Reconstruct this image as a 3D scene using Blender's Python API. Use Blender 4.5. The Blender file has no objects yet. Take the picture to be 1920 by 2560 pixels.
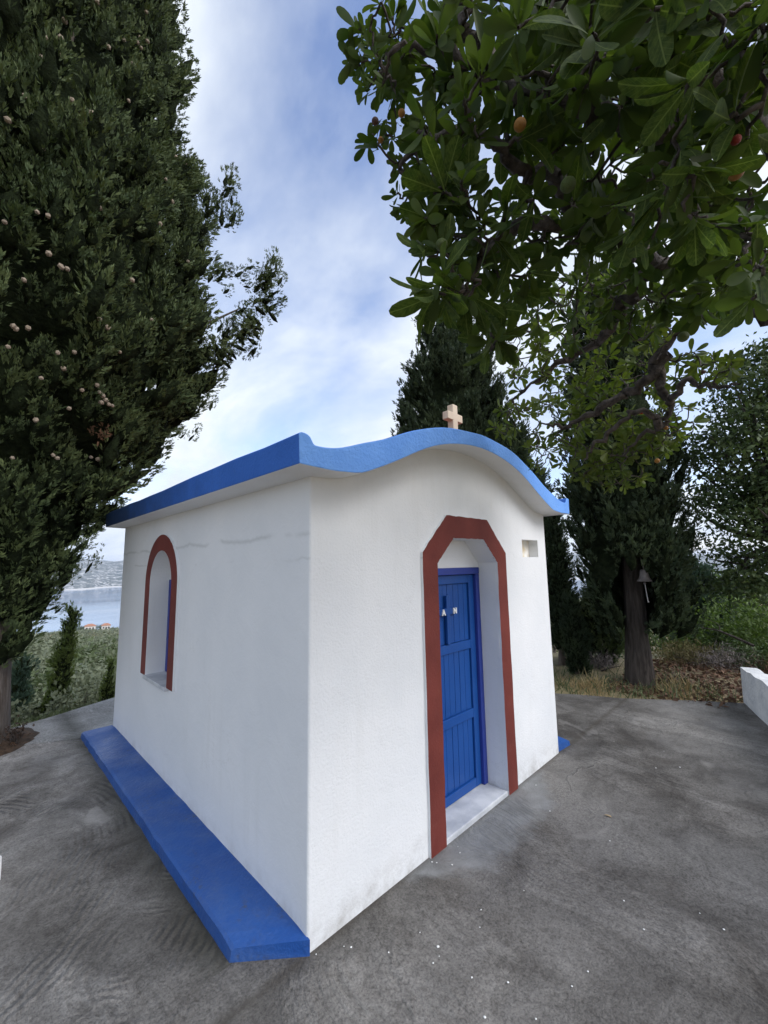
import bpy, bmesh, math
import numpy as np
from mathutils import Vector, Matrix

# ------------------------------------------------------------------ camera, sky, sun, exposure
sc = bpy.context.scene
F_PX = 1030.0                                   # focal length in pixels of the 1920 x 2560 photograph
CAM = np.array([-1.112, -1.61, 1.6])
YAW, PITCH, ROLL = [math.radians(a) for a in (-44.884, 7.272, -0.959)]
FWD = np.array([math.sin(-YAW)*math.cos(PITCH), math.cos(YAW)*math.cos(PITCH), math.sin(PITCH)])
_r = np.array([math.cos(YAW), math.sin(YAW), 0.0]); _u = np.cross(_r, FWD)
RGT = _r*math.cos(ROLL) + _u*math.sin(ROLL)
UPV = -_r*math.sin(ROLL) + _u*math.cos(ROLL)
cd = bpy.data.cameras.new('camera'); cam = bpy.data.objects.new('camera', cd)
sc.collection.objects.link(cam)
m = Matrix.Identity(4)
for i in range(3):
    m[i][0], m[i][1], m[i][2], m[i][3] = RGT[i], UPV[i], -FWD[i], CAM[i]
cam.matrix_world = m
cd.sensor_fit = 'VERTICAL'; cd.sensor_height = 36.0; cd.lens = F_PX/2560*36.0
cd.clip_start = 0.05; cd.clip_end = 40000
sc.camera = cam

SUN_EL, SUN_AZ = math.radians(42), math.radians(168)       # azimuth clockwise from +Y
w = bpy.data.worlds.new('World'); sc.world = w; w.use_nodes = True
nt = w.node_tree; nt.nodes.clear()
def N(nt, t, **kw):
    n = nt.nodes.new(t)
    for k, v in kw.items(): setattr(n, k, v)
    return n
wo = N(nt, 'ShaderNodeOutputWorld'); bg = N(nt, 'ShaderNodeBackground'); bg.inputs['Strength'].default_value = 0.1
sky = N(nt, 'ShaderNodeTexSky', sky_type='NISHITA', sun_disc=False, sun_elevation=SUN_EL, sun_rotation=SUN_AZ,
        altitude=100, air_density=1.0, dust_density=1.0, ozone_density=2.0)
tc = N(nt, 'ShaderNodeTexCoord'); sep = N(nt, 'ShaderNodeSeparateXYZ')
nt.links.new(tc.outputs['Generated'], sep.inputs[0])
def M(nt, op, a, b=None, c=None):
    n = N(nt, 'ShaderNodeMath', operation=op)
    for i, v in enumerate((a, b, c)):
        if v is None: continue
        if isinstance(v, (int, float)): n.inputs[i].default_value = v
        else: nt.links.new(v, n.inputs[i])
    return n.outputs[0]
zc = M(nt, 'ADD', M(nt, 'MAXIMUM', sep.outputs[2], 0.0), 0.22)
cx = M(nt, 'DIVIDE', sep.outputs[0], zc); cy = M(nt, 'DIVIDE', sep.outputs[1], zc)
comb = N(nt, 'ShaderNodeCombineXYZ'); nt.links.new(cx, comb.inputs[0]); nt.links.new(cy, comb.inputs[1])
mp = N(nt, 'ShaderNodeMapping'); nt.links.new(comb.outputs[0], mp.inputs[0])
mp.inputs['Rotation'].default_value = (0, 0, math.radians(35)); mp.inputs['Scale'].default_value = (1.0, 0.62, 1)
mp.inputs['Location'].default_value = (3.3, 1.7, 0.0)
n1 = N(nt, 'ShaderNodeTexNoise'); n1.inputs['Scale'].default_value = 1.15; n1.inputs['Detail'].default_value = 9
n1.inputs['Roughness'].default_value = 0.56; n1.inputs['Distortion'].default_value = 0.45
n2 = N(nt, 'ShaderNodeTexNoise'); n2.inputs['Scale'].default_value = 2.7; n2.inputs['Detail'].default_value = 8
n2.inputs['Roughness'].default_value = 0.6; n2.inputs['Distortion'].default_value = 0.3
nt.links.new(mp.outputs[0], n1.inputs['Vector']); nt.links.new(mp.outputs[0], n2.inputs['Vector'])
r1 = N(nt, 'ShaderNodeValToRGB'); r1.color_ramp.elements[0].position = 0.33; r1.color_ramp.elements[1].position = 0.545
nt.links.new(n1.outputs['Fac'], r1.inputs[0])
r2 = N(nt, 'ShaderNodeValToRGB'); e = r2.color_ramp.elements
e[0].position = 0.28; e[0].color = (6.1, 6.95, 8.6, 1); e[1].position = 0.60; e[1].color = (8.2, 8.8, 9.5, 1)
nt.links.new(n2.outputs['Fac'], r2.inputs[0])
tint = N(nt, 'ShaderNodeMix', data_type='RGBA', blend_type='MULTIPLY'); tint.inputs[0].default_value = 1.0
nt.links.new(sky.outputs[0], tint.inputs[6]); tint.inputs[7].default_value = (2.6, 2.35, 2.4, 1)
mx = N(nt, 'ShaderNodeMix', data_type='RGBA')
nt.links.new(r1.outputs[0], mx.inputs[0]); nt.links.new(tint.outputs[2], mx.inputs[6]); nt.links.new(r2.outputs[0], mx.inputs[7])
nt.links.new(mx.outputs[2], bg.inputs[0]); nt.links.new(bg.outputs[0], wo.inputs[0])

sd = bpy.data.lights.new('sun', 'SUN'); sun = bpy.data.objects.new('sun', sd); sc.collection.objects.link(sun)
sd.energy = 2.1; sd.angle = math.radians(32); sd.color = (1.0, 0.99, 0.975)
sdir = Vector((math.sin(SUN_AZ)*math.cos(SUN_EL), math.cos(SUN_AZ)*math.cos(SUN_EL), math.sin(SUN_EL)))
sun.rotation_euler = sdir.to_track_quat('Z', 'Y').to_euler()

vs = sc.view_settings
vs.view_transform = 'Standard'; vs.look = 'None'; vs.exposure = 0.27; vs.gamma = 1.0; vs.use_curve_mapping = False
sc.cycles.max_bounces = 8; sc.cycles.diffuse_bounces = 4; sc.cycles.transmission_bounces = 6
sc.cycles.volume_bounces = 1; sc.cycles.transparent_max_bounces = 8
sc.cycles.use_denoising = True

# ------------------------------------------------------------------ helpers
COL = sc.collection
rng = np.random.default_rng(7)

def ray(x, y):
    return FWD + RGT*(x-960)/F_PX - UPV*(y-1280)/F_PX
def far(x, y, D):                       # the point of that sight line D metres away along the ground
    d = ray(x, y); return CAM + d*D/math.hypot(d[0], d[1])
def along(x, y, r):                     # the point r metres away along the sight line
    d = ray(x, y); return CAM + d*r/np.linalg.norm(d)

def tag(o, label=None, cat=None, group=None, kind=None):
    if label: o['label'] = label
    if cat: o['category'] = cat
    if group: o['group'] = group
    if kind: o['kind'] = kind
    return o
def empty(name, loc=(0, 0, 0), rz=0.0):
    o = bpy.data.objects.new(name, None); COL.objects.link(o)
    o.location = loc; o.rotation_euler = (0, 0, rz); o.empty_display_size = 0.2
    return o
def link(name, me, mat=None, parent=None, smooth=False):
    o = bpy.data.objects.new(name, me); COL.objects.link(o)
    if mat is not None and len(me.materials) == 0:
        for mm in (mat if isinstance(mat, (list, tuple)) else [mat]): me.materials.append(mm)
    if parent is not None: o.parent = parent
    if smooth: me.polygons.foreach_set('use_smooth', np.ones(len(me.polygons), bool))
    return o
def arr_mesh(name, v, q, smooth=False):
    """mesh from arrays: v (n,3), q (m,k) all faces with k corners"""
    v = np.asarray(v, np.float32); q = np.asarray(q, np.int32); k = q.shape[1]
    me = bpy.data.meshes.new(name)
    me.vertices.add(len(v)); me.vertices.foreach_set('co', v.ravel())
    me.loops.add(q.size); me.loops.foreach_set('vertex_index', q.ravel())
    me.polygons.add(len(q)); me.polygons.foreach_set('loop_start', np.arange(0, q.size, k, dtype=np.int32))
    me.polygons.foreach_set('loop_total', np.full(len(q), k, np.int32))
    if smooth: me.polygons.foreach_set('use_smooth', np.ones(len(q), bool))
    me.update(calc_edges=True)
    return me
def pmesh(name, v, f):
    me = bpy.data.meshes.new(name); me.from_pydata([tuple(map(float, p)) for p in v], [], [tuple(map(int, a)) for a in f]); me.update(); return me
def bm_mesh(name, bm):
    bmesh.ops.recalc_face_normals(bm, faces=bm.faces)
    me = bpy.data.meshes.new(name); bm.to_mesh(me); bm.free(); me.update(); return me
def box_bm(bm, a, b, bev=0.0):
    c = [(a[i]+b[i])/2 for i in range(3)]; s = [abs(b[i]-a[i]) for i in range(3)]
    r = bmesh.ops.create_cube(bm, size=1.0, matrix=Matrix.Translation(c) @ Matrix.Diagonal((*s, 1)))
    if bev > 0:
        es = list({e for v in r['verts'] for e in v.link_edges})
        bmesh.ops.bevel(bm, geom=es, offset=bev, segments=2, affect='EDGES', profile=0.5)
def box(name, a, b, mat, parent=None, bev=0.0):
    bm = bmesh.new(); box_bm(bm, a, b, bev); return link(name, bm_mesh(name, bm), mat, parent)
def prism_me(name, poly, axis, lo, hi):
    """poly: 2D outline; axis 'x': (y,z) outline swept in x, 'y': (x,z), 'z': (x,y)"""
    def P(p, t):
        return {'x': (t, p[0], p[1]), 'y': (p[0], t, p[1]), 'z': (p[0], p[1], t)}[axis]
    n = len(poly); bm = bmesh.new()
    A = [bm.verts.new(P(p, lo)) for p in poly]; B = [bm.verts.new(P(p, hi)) for p in poly]
    bm.faces.new(A); bm.faces.new(B[::-1])
    for i in range(n): bm.faces.new((A[i], B[i], B[(i+1) % n], A[(i+1) % n]))
    return bm_mesh(name, bm)
def tube_arrays(pts, rad, segs=8, jit=0.0):
    pts = np.asarray(pts, float); n = len(pts); rad = np.broadcast_to(np.asarray(rad, float), (n,))
    T = np.gradient(pts, axis=0); T /= np.linalg.norm(T, axis=1)[:, None]+1e-9
    ref = np.array([0.31, 0.17, 0.93]) if abs(T[0][2]) < 0.9 else np.array([1.0, 0.1, 0.0])
    V = []
    for i in range(n):
        a = np.cross(T[i], ref); a /= np.linalg.norm(a)+1e-9; b = np.cross(T[i], a)
        ang = np.arange(segs)*2*np.pi/segs
        rr = rad[i]*(1+jit*rng.normal(size=segs))
        V.append(pts[i] + rr[:, None]*(np.cos(ang)[:, None]*a + np.sin(ang)[:, None]*b))
    V = np.concatenate(V); q = []
    for i in range(n-1):
        for s in range(segs):
            q.append((i*segs+s, i*segs+(s+1) % segs, (i+1)*segs+(s+1) % segs, (i+1)*segs+s))
    return V, np.array(q)
def join_arrays(parts):
    V, Q, o = [], [], 0
    for v, q in parts:
        V.append(v); Q.append(q+o); o += len(v)
    return np.concatenate(V), np.concatenate(Q)
def smooth_line(pts, n):
    pts = np.asarray(pts, float); t = np.linspace(0, len(pts)-1, n); out = []
    P = np.vstack([2*pts[0]-pts[1], pts, 2*pts[-1]-pts[-2]])
    for s in t:
        i = min(int(s), len(pts)-2); f = s-i; a, b, c, d = P[i:i+4]
        out.append(0.5*((2*b)+(c-a)*f+(2*a-5*b+4*c-d)*f*f+(3*b-a-3*c+d)*f**3))
    return np.array(out)
def frames(z, roll=None):
    """rotation matrices (N,3,3) whose third column is z"""
    z = z/(np.linalg.norm(z, axis=1)[:, None]+1e-9); n = len(z)
    ref = rng.normal(size=(n, 3)); x = np.cross(ref, z); x /= np.linalg.norm(x, axis=1)[:, None]+1e-9
    y = np.cross(z, x)
    return np.stack([x, y, z], axis=2)
def scatter(temps, quads, pos, R, s):
    """temps (K,m,3) variants, one (N,) uniform scale s; returns arrays"""
    N_ = len(pos); k = rng.integers(0, len(temps), N_); t = temps[k]
    v = np.einsum('nij,nmj->nmi', R, t*s[:, None, None]) + pos[:, None, :]
    m_ = t.shape[1]; q = (quads[None] + (np.arange(N_)*m_)[:, None, None]).reshape(-1, quads.shape[1])
    return v.reshape(-1, 3), q

# ------------------------------------------------------------------ materials
def new_mat(name):
    mt = bpy.data.materials.new(name); mt.use_nodes = True
    return mt, mt.node_tree, mt.node_tree.nodes['Principled BSDF']
def ramp(nt, fac, stops):
    r = N(nt, 'ShaderNodeValToRGB'); el = r.color_ramp.elements
    while len(el) < len(stops): el.new(0.5)
    for x, (p, c) in zip(el, stops): x.position = p; x.color = (*c, 1) if len(c) == 3 else c
    nt.links.new(fac, r.inputs[0]); return r.outputs[0]
def noise(nt, scale, detail=4, rough=0.55, vec=None, dist=0.0):
    n = N(nt, 'ShaderNodeTexNoise'); n.inputs['Scale'].default_value = scale; n.inputs['Detail'].default_value = detail
    n.inputs['Roughness'].default_value = rough; n.inputs['Distortion'].default_value = dist
    if vec is None:
        vec = coord(nt)
    nt.links.new(vec, n.inputs['Vector']); return n.outputs['Fac']
def coord(nt, kind='Object'):
    for n in nt.nodes:
        if n.type == 'TEX_COORD': return n.outputs[kind]
    return N(nt, 'ShaderNodeTexCoord').outputs[kind]
def mixc(nt, fac, a, b, blend='MIX'):
    n = N(nt, 'ShaderNodeMix', data_type='RGBA', blend_type=blend)
    for s, v in ((0, fac), (6, a), (7, b)):
        if isinstance(v, (int, float)): n.inputs[s].default_value = v
        elif isinstance(v, tuple): n.inputs[s].default_value = (*v, 1)
        else: nt.links.new(v, n.inputs[s])
    return n.outputs[2]
def bump(nt, bsdf, h, strength, dist):
    b = N(nt, 'ShaderNodeBump'); b.inputs['Strength'].default_value = strength; b.inputs['Distance'].default_value = dist
    nt.links.new(h, b.inputs['Height'])
    nt.links.new(b.outputs[0], bsdf.inputs['Normal']); return b
def simple(name, c1, c2=None, scale=8, rough=0.7, bs=0.0, bscale=40, bdist=0.01, detail=5, spec=0.3, lo=.35, hi=.65):
    mt, nt, b = new_mat(name)
    if c2 is None: b.inputs['Base Color'].default_value = (*c1, 1)
    else: nt.links.new(ramp(nt, noise(nt, scale, detail), [(lo, c1), (hi, c2)]), b.inputs['Base Color'])
    b.inputs['Roughness'].default_value = rough; b.inputs['Specular IOR Level'].default_value = spec
    if bs > 0: bump(nt, b, noise(nt, bscale, 5, 0.6), bs, bdist)
    return mt
def leafy(name, c1, c2, scale=2.0, rough=0.6, trans=0.25, tcol=None, spec=0.25, fine=None):
    """foliage: colour wanders from clump to clump, some light passes through"""
    mt, nt, b = new_mat(name)
    col = ramp(nt, noise(nt, scale, 3), [(.36, c1), (.64, c2)])
    if fine: col = mixc(nt, ramp(nt, noise(nt, fine, 2), [(.4, (0, 0, 0)), (.62, (1, 1, 1))]), col, mixc(nt, 1.0, col, (1.45, 1.35, 1.2), 'MULTIPLY'))
    nt.links.new(col, b.inputs['Base Color'])
    b.inputs['Roughness'].default_value = rough; b.inputs['Specular IOR Level'].default_value = spec
    t = N(nt, 'ShaderNodeBsdfTranslucent'); mxs = N(nt, 'ShaderNodeMixShader'); mxs.inputs[0].default_value = trans
    nt.links.new(mixc(nt, 1.0, col, tcol or (1.3, 1.5, .7), 'MULTIPLY'), t.inputs[0])
    out = nt.nodes['Material Output']
    nt.links.new(b.outputs[0], mxs.inputs[1]); nt.links.new(t.outputs[0], mxs.inputs[2]); nt.links.new(mxs.outputs[0], out.inputs[0])
    return mt

# whitewash
def wall_mat():
    mt, nt, b = new_mat('whitewash')
    base = ramp(nt, noise(nt, 1.6, 5), [(.3, (.72, .735, .745)), (.7, (.80, .805, .805))])
    geo = N(nt, 'ShaderNodeNewGeometry'); sp = N(nt, 'ShaderNodeSeparateXYZ'); nt.links.new(geo.outputs['Position'], sp.inputs[0])
    sn = N(nt, 'ShaderNodeSeparateXYZ'); nt.links.new(geo.outputs['True Normal'], sn.inputs[0])
    side = M(nt, 'LESS_THAN', sn.outputs[0], -0.7)
    # hairline stain under the eaves on the long wall
    def line(z0, amp, sc_, wd, cut):
        c = N(nt, 'ShaderNodeCombineXYZ'); nt.links.new(sp.outputs[1], c.inputs[1]); c.inputs[2].default_value = z0*7
        h = noise(nt, sc_, 6, .65, c.outputs[0])
        off = M(nt, 'ABSOLUTE', M(nt, 'SUBTRACT', sp.outputs[2], M(nt, 'ADD', M(nt, 'MULTIPLY', M(nt, 'SUBTRACT', h, .5), amp), z0)))
        wid = M(nt, 'MULTIPLY', noise(nt, 14, 5, .7), wd)
        l = N(nt, 'ShaderNodeMapRange'); l.inputs[3].default_value = 1; l.inputs[4].default_value = 0
        nt.links.new(off, l.inputs[0]); nt.links.new(wid, l.inputs[2])
        brk = ramp(nt, noise(nt, 2.3, 3, .5, c.outputs[0]), [(cut, (0, 0, 0)), (cut+.1, (1, 1, 1))])
        return M(nt, 'MULTIPLY', M(nt, 'MULTIPLY', l.outputs[0], brk), side)
    f = M(nt, 'MAXIMUM', line(1.755, .10, 2.2, .035, .38), line(1.63, .10, 3.0, .020, .52))
    col = mixc(nt, M(nt, 'MULTIPLY', f, .32), base, (.30, .31, .28))
    # splash dirt along the foot of the walls, broken up
    ft = N(nt, 'ShaderNodeMapRange'); ft.inputs[1].default_value = 0.0; ft.inputs[2].default_value = 0.16
    ft.inputs[3].default_value = 1; ft.inputs[4].default_value = 0; nt.links.new(sp.outputs[2], ft.inputs[0])
    d = M(nt, 'MULTIPLY', ft.outputs[0], ramp(nt, noise(nt, 9, 6, .7), [(.42, (0, 0, 0)), (.7, (1, 1, 1))]))
    col = mixc(nt, M(nt, 'MULTIPLY', d, .7), col, (.34, .32, .29))
    # faint rain streaks and hairline cracks
    mpr = N(nt, 'ShaderNodeMapping'); nt.links.new(coord(nt), mpr.inputs[0]); mpr.inputs['Scale'].default_value = (1, 1, .07)
    rs_ = M(nt, 'MULTIPLY', ramp(nt, noise(nt, 11, 5, .7, mpr.outputs[0]), [(.50, (0, 0, 0)), (.72, (1, 1, 1))]), ramp(nt, noise(nt, 1.3, 3), [(.42, (0, 0, 0)), (.62, (1, 1, 1))]))
    col = mixc(nt, M(nt, 'MULTIPLY', rs_, .13), col, (.50, .49, .44))
    vo = N(nt, 'ShaderNodeTexVoronoi', feature='DISTANCE_TO_EDGE'); vo.inputs['Scale'].default_value = 1.5
    nn2 = N(nt, 'ShaderNodeTexNoise'); nn2.inputs['Scale'].default_value = 3.0; nn2.inputs['Detail'].default_value = 7; nn2.inputs['Roughness'].default_value = .7; nt.links.new(coord(nt), nn2.inputs['Vector'])
    wv2 = N(nt, 'ShaderNodeVectorMath', operation='MULTIPLY_ADD'); nt.links.new(nn2.outputs['Color'], wv2.inputs[0]); wv2.inputs[1].default_value = (.6, .6, .6); nt.links.new(coord(nt), wv2.inputs[2]); nt.links.new(wv2.outputs[0], vo.inputs['Vector'])
    ck = M(nt, 'MULTIPLY', ramp(nt, vo.outputs['Distance'], [(0, (1, 1, 1)), (.0035, (0, 0, 0))]), ramp(nt, noise(nt, .9, 3), [(.52, (0, 0, 0)), (.60, (1, 1, 1))]))
    col = mixc(nt, M(nt, 'MULTIPLY', ck, .35), col, (.40, .39, .36))
    sp2 = ramp(nt, noise(nt, 17, 4, .8), [(.70, (0, 0, 0)), (.76, (1, 1, 1))])
    col = mixc(nt, M(nt, 'MULTIPLY', sp2, .12), col, (.45, .45, .42))
    nt.links.new(col, b.inputs['Base Color']); b.inputs['Roughness'].default_value = .85; b.inputs['Specular IOR Level'].default_value = .2
    front = M(nt, 'LESS_THAN', sn.outputs[1], -0.7)
    rough_ = M(nt, 'MULTIPLY', noise(nt, 75, 6, .62), M(nt, 'ADD', M(nt, 'MULTIPLY', front, .75), .25))
    trow = M(nt, 'MULTIPLY', noise(nt, 5.5, 4, .6, None, .8), 1.3)
    bump(nt, b, M(nt, 'ADD', rough_, trow), .55, .006)
    return mt
MAT_WALL = wall_mat()

def paint(name, c, c2, worn=None, bdist=.004, bscale=55, rough=.5, amt=.5):
    mt, nt, b = new_mat(name)
    col = ramp(nt, noise(nt, 3.2, 6, .6), [(.33, c), (.68, c2)])
    if worn:
        wm = M(nt, 'MULTIPLY', ramp(nt, noise(nt, 4.1, 4, .6), [(.54, (0, 0, 0)), (.68, (1, 1, 1))]), ramp(nt, noise(nt, 34, 5, .75), [(.52, (0, 0, 0)), (.62, (1, 1, 1))]))
        col = mixc(nt, M(nt, 'MULTIPLY', wm, amt), col, worn)
    nt.links.new(col, b.inputs['Base Color']); b.inputs['Roughness'].default_value = rough; b.inputs['Specular IOR Level'].default_value = .3
    bump(nt, b, M(nt, 'ADD', noise(nt, bscale, 6, .65), M(nt, 'MULTIPLY', noise(nt, 9, 3), .8)), .7, bdist)
    return mt
MAT_BLUE = paint('blue_masonry_paint', (.024, .115, .44), (.036, .145, .52), (.06, .10, .20), .007, 60, .6, .35)
def algae_and_shade(mt):
    nt = mt.node_tree; b = nt.nodes['Principled BSDF']; old = b.inputs['Base Color'].links[0].from_socket
    geo = N(nt, 'ShaderNodeNewGeometry'); sp = N(nt, 'ShaderNodeSeparateXYZ'); nt.links.new(geo.outputs['Position'], sp.inputs[0])
    m = N(nt, 'ShaderNodeMapRange'); nt.links.new(M(nt, 'ADD', sp.outputs[1], M(nt, 'MULTIPLY', noise(nt, 5, 6, .7), 1.6)), m.inputs[0]); m.inputs[1].default_value = 1.5; m.inputs[2].default_value = 3.5
    nt.links.new(mixc(nt, M(nt, 'MULTIPLY', m.outputs[0], .85), old, (.012, .022, .035)), b.inputs['Base Color'])
algae_and_shade(MAT_BLUE)      # black algae and the cypress's shade put into the colour, darker towards the rear
MAT_BLUE_F = paint('front_rim_light_blue', (.135, .33, .80), (.185, .40, .86), (.10, .22, .50), .010, 55, .7, .6)  # lighter blue for the front rim face
MAT_LEDGE = paint('blue_ledge_paint', (.016, .072, .28), (.026, .098, .335), (.07, .075, .08), .009, 40, .42, .75)
def dusty(mt):
    nt = mt.node_tree; b = nt.nodes['Principled BSDF']; old = b.inputs['Base Color'].links[0].from_socket
    f = M(nt, 'MULTIPLY', ramp(nt, noise(nt, 2.6, 6, .7), [(.45, (0, 0, 0)), (.72, (1, 1, 1))]), ramp(nt, noise(nt, 60, 4, .7), [(.35, (.3, .3, .3)), (.6, (1, 1, 1))]))
    nt.links.new(mixc(nt, M(nt, 'MULTIPLY', f, .34), old, (.16, .20, .27)), b.inputs['Base Color'])
    nt.links.new(ramp(nt, noise(nt, 3, 5, .6), [(.35, (.32, .32, .32)), (.65, (.65, .65, .65))]), b.inputs['Roughness'])
dusty(MAT_LEDGE)
MAT_DOOR = paint('blue_door_paint', (.008, .060, .25), (.013, .076, .295), None, .0015, 90, .38)
MAT_FRAME = paint('violet_blue_frame_paint', (.024, .046, .25), (.032, .058, .30), None, .0015, 90, .4)
MAT_RED = paint('oxide_red_paint', (.130, .026, .020), (.185, .040, .030), (.19, .075, .06), .003, 90, .65, .35)
MAT_TILE = simple('roof_red_paint', (.16, .035, .022), (.25, .06, .035), 9, .7, .4, 50, .01)
MAT_CROSS = simple('pinkish_stone', (.68, .55, .42), (.76, .63, .49), 12, .7, .3, 90, .004)
MAT_LETTER = simple('white_letter_paint', (.82, .82, .80), rough=.5)
MAT_GLASS = simple('dark_blue_pane', (.004, .006, .035), rough=.12, spec=.5)
MAT_MARBLE = simple('veined_marble', (.42, .44, .47), (.68, .69, .70), 6, .45, .25, 60, .003, 9)
MAT_LIME = simple('limewash_on_block', (.62, .63, .64), (.80, .80, .79), 7, .85, .8, 18, .02, 6)
MAT_NICHE = simple('stained_niche_plaster', (.62, .52, .36), (.76, .75, .71), 10, .85, .3, 60, .004)
def bark_mat(name, c1, c2, sc_):
    mt, nt, b = new_mat(name); mpn = N(nt, 'ShaderNodeMapping'); nt.links.new(coord(nt), mpn.inputs[0]); mpn.inputs['Scale'].default_value = (1, 1, .13)
    h = noise(nt, sc_, 7, .68, mpn.outputs[0], .5); nt.links.new(ramp(nt, h, [(.34, c1), (.66, c2)]), b.inputs['Base Color'])
    b.inputs['Roughness'].default_value = .92; b.inputs['Specular IOR Level'].default_value = .15; bump(nt, b, h, 1.0, .035); return mt
MAT_BARK = bark_mat('cypress_bark', (.075, .058, .047), (.20, .17, .148), 26)
MAT_BARKD = bark_mat('dark_cypress_bark', (.035, .029, .024), (.105, .088, .076), 26)
MAT_BARK2 = simple('arbutus_bark', (.030, .025, .022), (.105, .088, .077), 30, .9, 1.0, 55, .012, 6)
MAT_IRON = simple('dark_bronze', (.105, .09, .082), (.18, .155, .145), 20, .5, .2, 60, .003, 4, .5)
MAT_ROPE = simple('grey_rope', (.42, .42, .41), rough=.8)
MAT_CONE = simple('cypress_cone', (.22, .175, .125), (.36, .30, .235), 60, .8)
MAT_DEAD = leafy('dead_brown_sprig', (.11, .06, .035), (.17, .095, .055), 20, .8, .15)
MAT_CYP = leafy('cypress_foliage', (.048, .074, .032), (.090, .122, .052), 3.5, .7, .10, fine=11)
MAT_CYP_D = leafy('dark_cypress_foliage', (.026, .043, .023), (.048, .070, .036), 2.0, .65, .10, fine=9)
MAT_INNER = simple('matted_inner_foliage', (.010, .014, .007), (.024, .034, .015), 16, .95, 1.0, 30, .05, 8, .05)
MAT_CYP_Y = leafy('young_cypress_foliage', (.072, .105, .030), (.120, .158, .048), 3.0, .6, .2)
MAT_PINE = leafy('bluish_pine_foliage', (.040, .072, .052), (.068, .110, .080), 2.0, .6, .15)
MAT_ARB = leafy('arbutus_leaf', (.031, .054, .016), (.066, .092, .025), 9.0, .6, .34, (1.5, 1.7, .5), .12)
MAT_ARB2 = leafy('arbutus_leaf_fresh', (.056, .088, .021), (.104, .132, .033), 6.0, .55, .40, (1.5, 1.6, .5), .25)
def veined(src, name):
    mt = src.copy(); mt.name = name; nt = mt.node_tree; b = nt.nodes['Principled BSDF']; old = b.inputs['Base Color'].links[0].from_socket
    sp = N(nt, 'ShaderNodeSeparateXYZ'); nt.links.new(coord(nt), sp.inputs[0]); ax = M(nt, 'ABSOLUTE', sp.outputs[0])
    mid = M(nt, 'LESS_THAN', ax, .011)
    w_ = N(nt, 'ShaderNodeMath', operation='SINE'); nt.links.new(M(nt, 'SUBTRACT', M(nt, 'MULTIPLY', sp.outputs[2], 62.0), M(nt, 'MULTIPLY', ax, 75.0)), w_.inputs[0])
    side = M(nt, 'MULTIPLY', M(nt, 'GREATER_THAN', w_.outputs[0], .93), .35)
    col = mixc(nt, M(nt, 'MULTIPLY', M(nt, 'MAXIMUM', mid, side), .6), old, (.16, .20, .075))
    for l in list(old.links): nt.links.new(col, l.to_socket) if l.to_node != col.node else None
    return mt
MAT_ARBV = veined(MAT_ARB, 'arbutus_leaf_veined')
MAT_OAK = leafy('dark_evergreen_leaf', (.045, .074, .028), (.088, .122, .045), 3.0, .5, .22)
MAT_BRIGHT = leafy('bright_shrub_leaf', (.065, .105, .026), (.115, .165, .045), 2.5, .5, .28)
MAT_OLIVE = leafy('olive_leaf', (.125, .148, .088), (.20, .222, .145), 1.2, .55, .15, (1, 1, .8))
MAT_SCRUB = leafy('scrub_leaf', (.062, .088, .038), (.110, .138, .064), .8, .6, .1)
MAT_DRY = leafy('dry_grass', (.30, .22, .11), (.46, .36, .19), 2.5, .8, .25, (1, 1, .8))
MAT_DRYSHRUB = leafy('dry_shrub', (.10, .085, .04), (.17, .145, .06), 2.5, .8, .15, (1, 1, .8))
MAT_GREYTWIG = leafy('grey_twigs', (.15, .13, .12), (.23, .20, .19), 5, .8, .05, (1, 1, 1))
MAT_LITTER = leafy('fallen_leaves', (.075, .042, .028), (.18, .105, .065), 9, .7, .1, (1, 1, 1))
MAT_SOIL = simple('needle_soil', (.035, .025, .018), (.085, .055, .036), 14, .95, .8, 50, .02, 8)
MAT_HOUSEWALL = simple('pale_render', (.70, .68, .64), rough=.8)
MAT_ROOFTILE = simple('terracotta_roof', (.34, .16, .10), (.42, .21, .14), 2, .8)
MAT_DARKOPEN = simple('dark_window', (.03, .035, .04), rough=.3)
MAT_PALE = simple('pale_gravel_road', (.55, .54, .50), (.66, .65, .62), .8, .9)

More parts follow.
